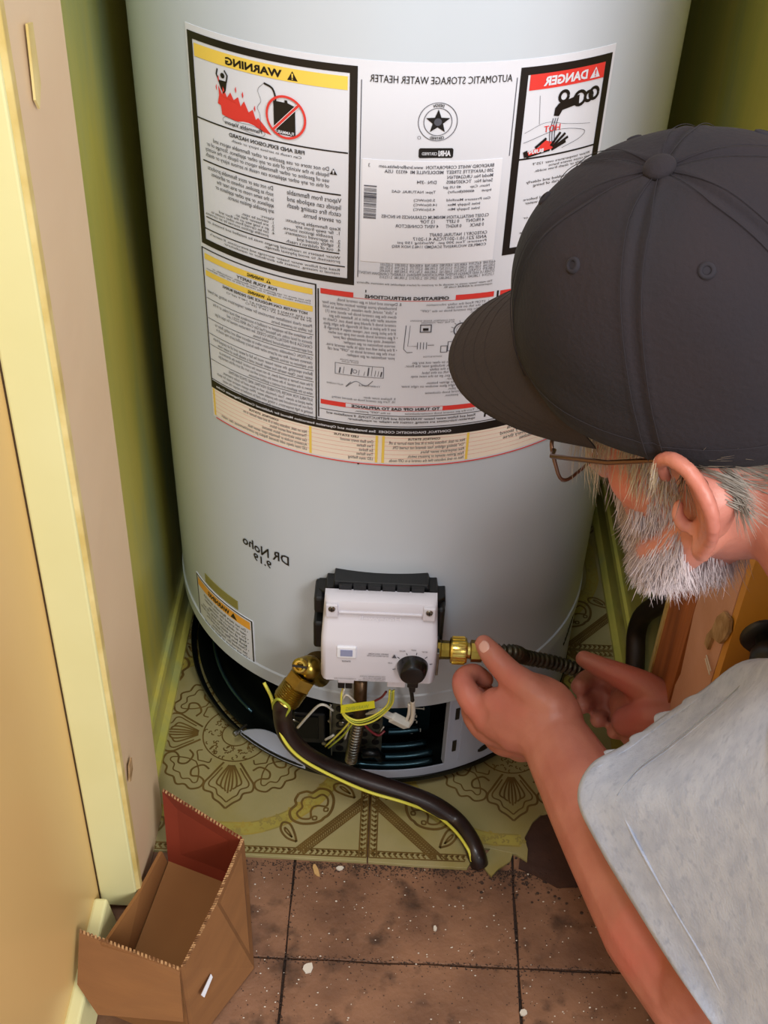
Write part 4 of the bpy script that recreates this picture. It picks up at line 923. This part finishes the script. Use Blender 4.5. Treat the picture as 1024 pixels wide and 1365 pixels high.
limb(B, [hp(.082, .042, -.008), hp(.094, .020, -.006), hp(.096, 0, -.010), hp(.094, -.020, -.006), hp(.082, -.042, -.008)], [.008, .009, .008, .009, .008])
limb(B, [hp(.088, .018, -.078), hp(.098, 0, -.076), hp(.088, -.018, -.078)], [.006, .007, .006]); limb(B, [hp(.087, .016, -.086), hp(.096, 0, -.086), hp(.087, -.016, -.086)], [.006, .007, .006])
for s in (1, -1): B.ball(hp(.083, s*.032, -.025), .0125)
# ears
for s in (1, -1):
    e = lambda f, l, u, s=s: hp(f-.004, s*l, u+.002)
    limb(B, [e(.016, .079, -.030), e(.014, .086, -.018), e(.000, .094, -.011), e(-.014, .098, -.018), e(-.021, .099, -.034), e(-.019, .096, -.050), e(-.010, .089, -.064), e(.000, .082, -.073)], [.0042, .0046, .0050, .0052, .0052, .0048, .0046, .0062])
    B.ball(e(.002, .081, -.074), (.0075, .0050, .0085), MH)
    limb(B, [e(.012, .079, -.060), e(.013, .080, -.052), e(.011, .079, -.045)], [.0045, .0045, .0035])
    limb(B, [e(-.004, .083, -.062), e(-.011, .088, -.048), e(-.010, .088, -.034), e(-.002, .086, -.026)], [.0040, .0042, .0040, .0034])
    limb(B, [e(-.004, .070, -.030), e(-.010, .074, -.045), e(-.004, .072, -.060)], [.012, .012, .010])
# body joints
neck0 = hp(-.035, 0, -.05); NB = pd(1185, 765, .72); CH = Vector((.50, -.66, .52)); PV = Vector((.74, -.78, .26))
LS = pd(1235, 1085, .715); RS = Vector((.46, -.46, .58)); LE = pd(935, 1325, .985); LWr = pd(738, 984, 1.170)
RE = Vector((.445, -.50, .33)); RWr = pd(912, 972, 1.235)
limb(B, [neck0, hp(-.055, 0, -.10), NB], [.058, .057, .062], ell=[(1, .92)]*3)
limb(B, [NB, CH, (CH+PV)/2, PV], [.075, .125, .115, .13], n=24, side=(LS-RS), ell=[(1.1, .8), (1.15, .8), (1.15, .85), (1.2, .9)])
limb(B, [NB, LS], [.06, .058]); limb(B, [NB, RS], [.055, .055])
limb(B, [LS, LS.lerp(LE, .5), LE], [.055, .048, .044]); limb(B, [RS, RS.lerp(RE, .5), RE], [.052, .046, .040])
limb(B, [LE, LE.lerp(LWr, .25), LE.lerp(LWr, .6), LE.lerp(LWr, .85), LWr], [.046, .053, .046, .037, .033], ell=[(1, 1), (1, 1), (1, .95), (1.08, .88), (1.08, .84)], side=(CU*.9+CR*.35))
limb(B, [RE, RE.lerp(RWr, .3), RE.lerp(RWr, .7), RWr], [.040, .042, .033, .027], ell=[(1, 1), (1, .95), (1.05, .9), (1.1, .8)], side=(CU))
# legs (crouching, outside the picture)
for s, kn_, ft in ((1, Vector((.50, -1.02, .36)), Vector((.60, -.94, .05))), (-1, Vector((.42, -.60, .28)), Vector((.66, -.58, .05)))):
    hip = PV+(LS-RS).normalized()*s*.09
    limb(B, [hip, kn_], [.085, .058]); limb(B, [kn_, kn_.lerp(ft, .4), ft], [.055, .052, .035])
    limb(B, [ft, ft+Vector((-.10, .01, -.018))], [.036, .030])
# near (left) hand: palm, thumb and four fingers closing round the nut
def F_(pts, r): limb(B, [pd(*q) for q in pts], r, n=12, sub=5)
limb(B, [LWr, pd(722, 958, 1.180), pd(690, 948, 1.195), pd(662, 938, 1.205)], [.034, .036, .035, .028], ell=[(1.05, .84), (1.15, .74), (1.2, .66), (1.1, .62)], side=CU*.9+CR*.35)
F_([(715, 960, 1.19), (672, 965, 1.205), (650, 958, 1.212)], [.022, .022, .016])
F_([(738, 945, 1.17), (708, 922, 1.180), (678, 897, 1.195), (655, 871, 1.205), (645, 858, 1.21)], [.021, .0185, .0145, .0125, .0098])       # thumb
F_([(672, 958, 1.205), (640, 945, 1.215), (622, 922, 1.225), (618, 905, 1.235), (632, 897, 1.245), (648, 906, 1.25)], [.0185, .0150, .0135, .0120, .0105, .0088])   # index
F_([(680, 978, 1.210), (648, 972, 1.225), (630, 948, 1.245), (634, 925, 1.262), (650, 922, 1.27)], [.0175, .0145, .0125, .0108, .0088])
F_([(696, 990, 1.212), (668, 990, 1.235), (650, 968, 1.262), (658, 945, 1.275)], [.0165, .0135, .0115, .0090])
F_([(714, 994, 1.21), (690, 1000, 1.235), (676, 982, 1.262), (682, 962, 1.27)], [.0150, .0120, .0100, .0080])
# far (right) hand: thumb to the left, fingers curled up towards the line
limb(B, [RWr, pd(880, 962, 1.245), pd(852, 950, 1.265), pd(832, 935, 1.29)], [.027, .032, .033, .026], ell=[(1.05, .8), (1.15, .75), (1.2, .7), (1.1, .65)], side=CU)
F_([(888, 940, 1.24), (860, 918, 1.245), (832, 903, 1.25), (800, 889, 1.258), (778, 878, 1.262)], [.022, .0185, .0145, .0118, .0092])
F_([(846, 925, 1.285), (815, 908, 1.315), (785, 905, 1.315), (772, 915, 1.290)], [.0150, .0128, .0115, .0096])
F_([(846, 945, 1.285), (815, 935, 1.320), (787, 933, 1.315), (776, 941, 1.290)], [.0150, .0128, .0112, .0096])
F_([(850, 958, 1.285), (825, 957, 1.315), (805, 955, 1.315), (797, 960, 1.295)], [.0140, .0120, .0105, .0090])
F_([(862, 970, 1.280), (840, 975, 1.305), (825, 975, 1.305), (818, 976, 1.29)], [.0130, .0110, .0096, .0080])
F_([(895, 955, 1.228), (865, 958, 1.232), (835, 962, 1.25)], [.020, .021, .016])     # pink heel of the palm
raw = B.build('raw', M_skin)
md = raw.modifiers.new('r', 'REMESH'); md.mode = 'VOXEL'; md.voxel_size = .0026; md.use_smooth_shade = True
sm_ = raw.modifiers.new('s', 'SMOOTH'); sm_.factor = .5; sm_.iterations = 9
dg = bpy.context.evaluated_depsgraph_get(); dg.update(); me = bpy.data.meshes.new_from_object(raw.evaluated_get(dg))
bpy.data.objects.remove(raw)
body = bpy.data.objects.new('body', me); COL.objects.link(body); body.parent = man
me.materials.clear(); me.materials.append(M_skin)
bvh = BVHTree.FromObject(body, dg) if False else BVHTree.FromPolygons([v.co for v in me.vertices], [tuple(p.vertices) for p in me.polygons])
# thumbnail
for (a, c, d, rx) in ((645, 862, 1.19, .0058),):
    o = pd(a, c, 1.1); h, nn_, _, _ = bvh.ray_cast(CAM, (pd(a, c, 1)-CAM).normalized())
    if h:
        up = (pd(645, 855, 1.2)-pd(665, 880, 1.2)).normalized(); up = (up-nn_*up.dot(nn_)).normalized(); sd = nn_.cross(up)
        b = MB(); n = 16
        b.ball(h-nn_*.0012, (rx, .0072, .0018), Matrix((sd, up, nn_)).transposed()); b.build('thumbnail', M_nail, man, smooth=True)
# eyes
for s in (1, -1):
    b = MB(); b.ball(hp(.0865, s*.032, -.025), .0118); b.build('eyeball', M_sticker, man, smooth=True)

# ---- cap
NT, NP = 120, 40
def capt(th, ph, off=0):                  # th: 0 = front, 90 = left; ph: 0 rim .. 1 crown
    t = radians(th); e = ph*pi/2; c_, s_ = cos(e)**.82, sin(e)**.88
    rx, ry, rz = .110, .091, .100
    f, l, u = rx*c_*cos(t), ry*c_*sin(t), rz*s_
    drop = -.034*(1-ph)**2*(.5-.5*cos(t))*1.0-.010*(1-ph)**3
    k = 1+off
    wv = .0016*noise.noise(Vector((f*26, l*26, u*26)))+.0022*noise.noise(Vector((f*11+3, l*11, u*11)))
    n = Vector((f/rx**2, l/ry**2, u/rz**2)); n.normalize()
    seam = min(abs(((th-30) % 60)-0), abs(60-((th-30) % 60)))
    se = -.0012*math.exp(-(seam*c_/1.1)**2)+.0007*math.exp(-((seam*c_-2.6)/1.0)**2)
    if ph < .10: se += .0006
    p = Vector((f, l, u+drop))+n*(wv+se+off)
    return kp(p.x-.004, p.y, p.z)
b = MB(); vs = []
for i in range(NP+1):
    for j in range(NT*2): vs.append(capt(j*360/(NT*2), i/NP*.985))
n = NT*2
fs = [(i*n+j, i*n+(j+1) % n, (i+1)*n+(j+1) % n, (i+1)*n+j) for i in range(NP) for j in range(n)]+[tuple(NP*n+j for j in range(n))]
b.add(vs, fs); cap = b.build('cap', M_cap, man, smooth=True, label='black washed-out baseball cap')
mdd = cap.modifiers.new('s', 'SOLIDIFY'); mdd.thickness = .0018; mdd.offset = -1
top = kp(-.004, 0, .0995)
b = MB(); b.ball(top+KU*.0015, (.0088, .0088, .0052), MK, 20, 12); b.build('button', M_cap, cap, smooth=True)
for k in range(6):
    for d in (-2.6, 2.6):
        b = MB(); b.tube([capt(30+60*k+d*min(3.2, 1/max(.06, cos(i/24*.97*pi/2))), i/24*.97, .0010) for i in range(25)], .00022, 5); b.build('seam_stitch', M_capd, cap)
for k in range(6):
    c_ = capt(60*k, .60, .0); nn_ = (capt(60*k, .60, .01)-c_).normalized(); Mn = orient(nn_)
    b = MB(); b.lathe([(.0019, .0002), (.0026, .0016), (.0042, .0010), (.0046, -.0005)], n=18, org=c_, M=Mn); b.lathe([(0, .0007), (.0020, .0007)], n=12, org=c_, M=Mn)
    b.build('eyelet', M_capd, cap, smooth=True)
for ph in (.055,):
    b = MB(); b.tube([capt(t*3, ph, .0009) for t in range(121)], .00018, 4); b.build('rim_stitch', M_capd, cap)
# visor
b = MB(); ns, ntt = 36, 12
def vis(s, t, dz=0):
    a = s*radians(62); bf, bl = .105*cos(a)-.004, .091*sin(a)
    ln = .068*max(0, 1-abs(s)**2.6)**.55
    f = bf+t*ln; l = bl*(1-.10*t*abs(s)); u = -.006-.012*s*s-.028*t
    return kp(f, l, u+dz)
top_ = [vis(-1+2*i/ns, j/ntt, .0016) for i in range(ns+1) for j in range(ntt+1)]
bot_ = [vis(-1+2*i/ns, j/ntt, -.0016) for i in range(ns+1) for j in range(ntt+1)]
k = ntt+1; N0 = len(top_)
fs = [(i*k+j, (i+1)*k+j, (i+1)*k+j+1, i*k+j+1) for i in range(ns) for j in range(ntt)]
fs += [tuple(N0+q for q in reversed(f)) for f in fs]
fs += [(i*k+ntt, (i+1)*k+ntt, N0+(i+1)*k+ntt, N0+i*k+ntt) for i in range(ns)]+[(i*k, N0+i*k, N0+(i+1)*k, (i+1)*k) for i in range(ns)]
b.add(top_+bot_, fs); vz = b.build('visor', M_visor, cap, smooth=True, label='dark brown curved visor')
for q in (.93, .80, .66, .52):
    b = MB(); b.tube([vis(-.97+1.94*i/40, q, .0017) for i in range(41)], .00022, 4); b.build('visor_stitch', M_visor, cap)
# ---- glasses
gl = MB(); rr = .0011
for s in (1, -1):
    c0 = Vector((.112, s*.034, -.030)); q = []
    for i in range(28):
        a = 2*pi*i/28; x = abs(cos(a))**.5*(1 if cos(a) > 0 else -1)*.026; z = abs(sin(a))**.5*(1 if sin(a) > 0 else -1)*.0175
        q.append(hp(c0.x-.10*abs(c0.y+x)*1.0, c0.y+x, c0.z+z))
    gl.tube(q+[q[0], q[1]], .0013, 6, cap=False)
    gl.tube([hp(.104, s*.060, -.022), hp(.098, s*.071, -.021), hp(.050, s*.079, -.020), hp(.010, s*.083, -.015), hp(-.012, s*.084, -.022), hp(-.020, s*.080, -.040)], .0015, 6)
    gl.tube([hp(.111, s*.008, -.026), hp(.112, 0, -.024)], rr, 6)
glo = gl.build('eyeglasses', M_frame, man, smooth=True, label='thin brown metal spectacle frame')
for s in (1, -1):
    c0 = Vector((.112, s*.034, -.030)); q = []
    for i in range(28):
        a = 2*pi*i/28; x = abs(cos(a))**.5*(1 if cos(a) > 0 else -1)*.0252; z = abs(sin(a))**.5*(1 if sin(a) > 0 else -1)*.0167
        q.append(hp(c0.x-.10*abs(c0.y+x), c0.y+x, c0.z+z))
    b = MB(); b.slab(q, HF*.0012); b.build('lens', M_glass, glo)
# ---- hair and beard strands
def strand(mb, root, d, ln, r, curl, drop=None):
    d = d.normalized(); P = [root]; n = 5
    cv = Vector((random.uniform(-1, 1), random.uniform(-1, 1), random.uniform(-1, 1)))*curl
    for i in range(n):
        d = (d+cv/n+(drop or Vector())/n).normalized(); P.append(P[-1]+d*ln/n)
    mb.tube(P, [r, r, r*.9, r*.75, r*.5, r*.15], 3, cap=False)
def root(f, u, side=1):
    o = hp(f, side*.25, u); h, nn_, _, _ = bvh.ray_cast(o, -HL*side); return h, nn_
def under(f, l):
    h, nn_, _, _ = bvh.ray_cast(hp(f, l, -.20), HU); return h, nn_
BD = MB(); random.seed(3)
cnt = 0
while cnt < 3300:
    f = random.uniform(.006, .098); u = random.uniform(-.126, -.015); s = 1 if random.random() < .85 else -1
    if u > -.060 and not (.012 < f < .040-(u+.060)*.1): continue
    if u > -.074 and f > .062: continue
    if u <= -.060 and f < .012+(-.060-u)*.15: continue
    h, nn_ = root(f, u, s)
    if not h: continue
    ld = (h-H0).dot(HL)*s
    if ld < .004: continue
    d = nn_*.32-HU*.9+HF*.15
    dens = 1 if u < -.05 else .55
    if random.random() > dens: continue
    strand(BD, h-nn_*.0008, d, random.uniform(.008, .017)*(1 if u < -.06 else .75), random.uniform(.00022, .00036), .5); cnt += 1
for k in range(900):
    h, nn_ = under(random.uniform(.025, .10), random.uniform(-.04, .05))
    if h: strand(BD, h, -HU+HF*.25+nn_*.3, random.uniform(.010, .024), .0003, .5)
BD.build('beard', M_beard, man, kind='stuff')
HR = MB()
cand = []
for v in me.vertices:
    q = v.co-H0; f, l, u = q.dot(HF), q.dot(HL), q.dot(HU)
    if f > .004 or f < -.13 or abs(l) > .080 or u > .13: continue
    ku = (v.co-K0).dot(KU)
    if ku > .002 or u < max(-.080, -.030+f*.55): continue
    cand.append((v.co.copy(), v.normal.copy(), f))
for k in range(7000):
    h, nn_, f = random.choice(cand)
    h = h+Vector((random.uniform(-1, 1), random.uniform(-1, 1), random.uniform(-1, 1)))*.0013
    bk = min(1, max(0, (-.03-f)/.07))
    d = -HF*(1-.6*bk)-HU*(.30+.8*bk+random.uniform(-.12, .12)); d = (d-nn_*d.dot(nn_)).normalized()+nn_*random.uniform(.06, .22)
    strand(HR, h, d, random.uniform(.016, .032), random.uniform(.0002, .00036), .12, drop=nn_*.05)
HR.build('hair', M_hair, man, kind='stuff')
HR = MB()
for k in range(420):      # loose pale hair at the temple falling past the glasses
    f = random.uniform(.035, .090); u = random.uniform(-.018, .030)
    h, nn_ = root(f, u, 1)
    if not h: continue
    strand(HR, h+nn_*.001, HF*.45-HU*.75+nn_*.30, random.uniform(.018, .050)*(1 if f > .06 else .7), random.uniform(.0002, .0003), .35, drop=-HU*.9-HF*.35)
for k in range(420):
    f = random.uniform(.006, .045); u = random.uniform(-.040, .03)
    h, nn_ = root(f, u, 1)
    if h: strand(HR, h, HF*.25-HU+nn_*.2, random.uniform(.010, .022), .00026, .4)
HR.build('temple_hair', M_hair2, man, kind='stuff')

# ---- t-shirt: torso and two sleeves, thin cloth
def loft(mb, rings, closed=True, nu=4):
    """rings: lists of equal length; Catmull-Rom both ways"""
    R2 = []
    m = len(rings[0])
    for r in rings:
        if closed:
            rr = r[-1:]+r+r[:2]; o = []
            for i in range(1, len(rr)-2):
                for k in range(nu):
                    t = k/nu; a, b_, c, d = rr[i-1:i+3]; o.append(.5*((2*b_)+(c-a)*t+(2*a-5*b_+4*c-d)*t*t+(3*b_-a-3*c+d)*t**3))
            R2.append(o)
    cols = [cr([R2[i][j] for i in range(len(R2))], nu) for j in range(len(R2[0]))]
    nr, nc = len(cols[0]), len(cols)
    vs = [cols[j][i] for i in range(nr) for j in range(nc)]
    mb.add(vs, [(i*nc+j, i*nc+(j+1) % nc, (i+1)*nc+(j+1) % nc, (i+1)*nc+j) for i in range(nr-1) for j in range(nc)])
    return nr, nc
# near sleeve: hem ring as seen (visible side first), then rings back over the shoulder
P_ = pd
hem = [P_(960, 1378, .86), P_(900, 1292, .905), P_(845, 1205, .945), P_(800, 1130, .975), P_(771, 1066, 1.00), P_(788, 1020, 1.02), P_(835, 992, 1.02), P_(885, 955, 1.02), P_(935, 922, 1.01), P_(1000, 880, .98),
       P_(1080, 900, 1.04), P_(1090, 1020, 1.10), P_(1060, 1150, 1.12), P_(1040, 1290, 1.10), P_(1040, 1400, 1.04), P_(1020, 1450, .93)]
r1 = [P_(1000, 1410, .835), P_(950, 1300, .865), P_(895, 1205, .900), P_(850, 1125, .93), P_(822, 1066, .955), P_(850, 1030, .96), P_(890, 1000, .96), P_(930, 968, .955), P_(975, 930, .945), P_(1030, 878, .925),
      P_(1110, 920, .99), P_(1130, 1020, 1.04), P_(1110, 1150, 1.05), P_(1090, 1290, 1.03), P_(1090, 1400, .97), P_(1060, 1460, .88)]
r2 = [P_(1090, 1460, .765), P_(1050, 1330, .765), P_(1010, 1220, .79), P_(980, 1130, .81), P_(965, 1065, .825), P_(975, 1020, .83), P_(995, 975, .835), P_(1015, 935, .84), P_(1045, 895, .84), P_(1080, 860, .84),
      P_(1190, 900, .92), P_(1230, 1020, .96), P_(1220, 1150, .96), P_(1200, 1290, .93), P_(1180, 1420, .86), P_(1130, 1490, .80)]
r3 = [P_(1240, 1560, .66), P_(1210, 1390, .64), P_(1190, 1260, .64), P_(1170, 1150, .65), P_(1150, 1070, .66), P_(1140, 1010, .68), P_(1140, 960, .70), P_(1140, 915, .72), P_(1145, 880, .74), P_(1160, 850, .76),
      P_(1300, 900, .86), P_(1370, 1030, .90), P_(1390, 1170, .90), P_(1380, 1320, .86), P_(1350, 1480, .80), P_(1300, 1560, .72)]
SH = MB(); loft(SH, [hem, r1, r2, r3], nu=8)
# wrinkle the cloth
for i, v in enumerate(SH.v):
    q = Vector(v); d_ = (q-CAM).normalized()
    k = .0035*noise.noise(q*14)+.0018*noise.noise(q*38+Vector((5, 1, 2)))
    SH.v[i] = tuple(q+d_*k)
sh = SH.build('t_shirt', M_shirt, man, smooth=True, solid=.0016, label='heather grey cotton t-shirt with a frilled sleeve hem')
# frilled upper hem: a lettuce edge strip standing off the sleeve opening
hc = cr(hem[5:10], 30); rc = cr(r1[5:10], 30); b = MB(); vs = []; nI = 6
for i, (h_, q) in enumerate(zip(hc, rc)):
    fr = i/(len(hc)-1); out = (h_-q).normalized()
    for j in range(nI):
        t = j/(nI-1); am = .010*t*min(1, fr*8)
        w1 = sin(i*.20+1.6*sin(i*.07)); w2 = sin(i*.31+2)
        p = q.lerp(h_, .80)+out*(.004+.021*t*(.72+.42*w2)*min(1, .3+fr*4))+TW*(am*w1*.55+.002)
        vs.append(p+TW*.003)
b.add(vs, [(i*nI+j, (i+1)*nI+j, (i+1)*nI+j+1, i*nI+j+1) for i in range(len(hc)-1) for j in range(nI-1)])
b.build('frilled_hem', M_shirt, man, smooth=True, solid=.0012)
# hem seams
for off in (0, .004):
    for ring, a, c in ((r1, 0, 5), (r1, 4, 10)):
        pts = []
        for p in cr(ring[a:c], 10):
            pts.append(p)
        q2 = []
        for p in pts:
            d_ = (p-CAM).normalized(); sb = d_.cross(Vector((0, 0, 1)))
            q2.append(p+TW*.0022+CU*off*(1 if a else .2)+CR*off*(0 if a else 1))
        b = MB(); b.tube(q2, .0013 if not off else .0005, 6); b.build('hem_seam', M_shirt if not off else M_thread, sh, smooth=True)
# torso part of the shirt, following the body
T = MB()
ax_ = (PV-NB).normalized(); sd = (LS-RS).normalized(); up_ = ax_.cross(sd).normalized()
rings = []
for c_, a_, b_ in ((NB+ax_*.035, .085, .075), (NB.lerp(CH, .30), .165, .125), (CH, .185, .150), (CH.lerp(PV, .5), .180, .150), (PV, .195, .165)):
    rings.append([c_+sd*a_*cos(2*pi*i/14)+up_*b_*sin(2*pi*i/14) for i in range(14)])
loft(T, rings, nu=5)
T.build('shirt_torso', M_shirt, sh, smooth=True, solid=.0016)
T = MB(); arm = (RE-RS).normalized(); e1 = arm.orthogonal().normalized(); e2 = arm.cross(e1)
loft(T, [[RS+arm*t+e1*r_*cos(2*pi*i/12)+e2*r_*sin(2*pi*i/12) for i in range(12)] for t, r_ in ((-.06, .07), (0, .078), (.08, .076), (.17, .075))], nu=5)
T.build('far_sleeve', M_shirt, sh, smooth=True, solid=.0016)
# jeans over the crouching legs
J = MB()
for s, kn_, ft in ((1, Vector((.50, -1.02, .36)), Vector((.60, -.94, .05))), (-1, Vector((.42, -.60, .28)), Vector((.66, -.58, .05)))):
    hip = PV+(LS-RS).normalized()*s*.09
    J.tube(cr([hip, hip.lerp(kn_, .5), kn_, kn_.lerp(ft, .5), ft.lerp(kn_, .12)], 6), lerp_list([.100, .085, .072, .066, .055], 6), 20)
J.build('jeans', M_jean, man, smooth=True)
for ft in (Vector((.60, -.94, .05)), Vector((.66, -.58, .05))):
    b = MB(); b.tube(cr([ft+Vector((.03, 0, .02)), ft+Vector((0, 0, .012)), ft+Vector((-.07, .005, .0)), ft+Vector((-.15, .01, -.012))], 5), lerp_list([.038, .046, .044, .030], 5), 18, ell=[(1, 1)]*16)
    b.v = [(x, y, max(z, -.004)) for x, y, z in b.v]
    b.build('shoe', M_blackp, man, smooth=True)
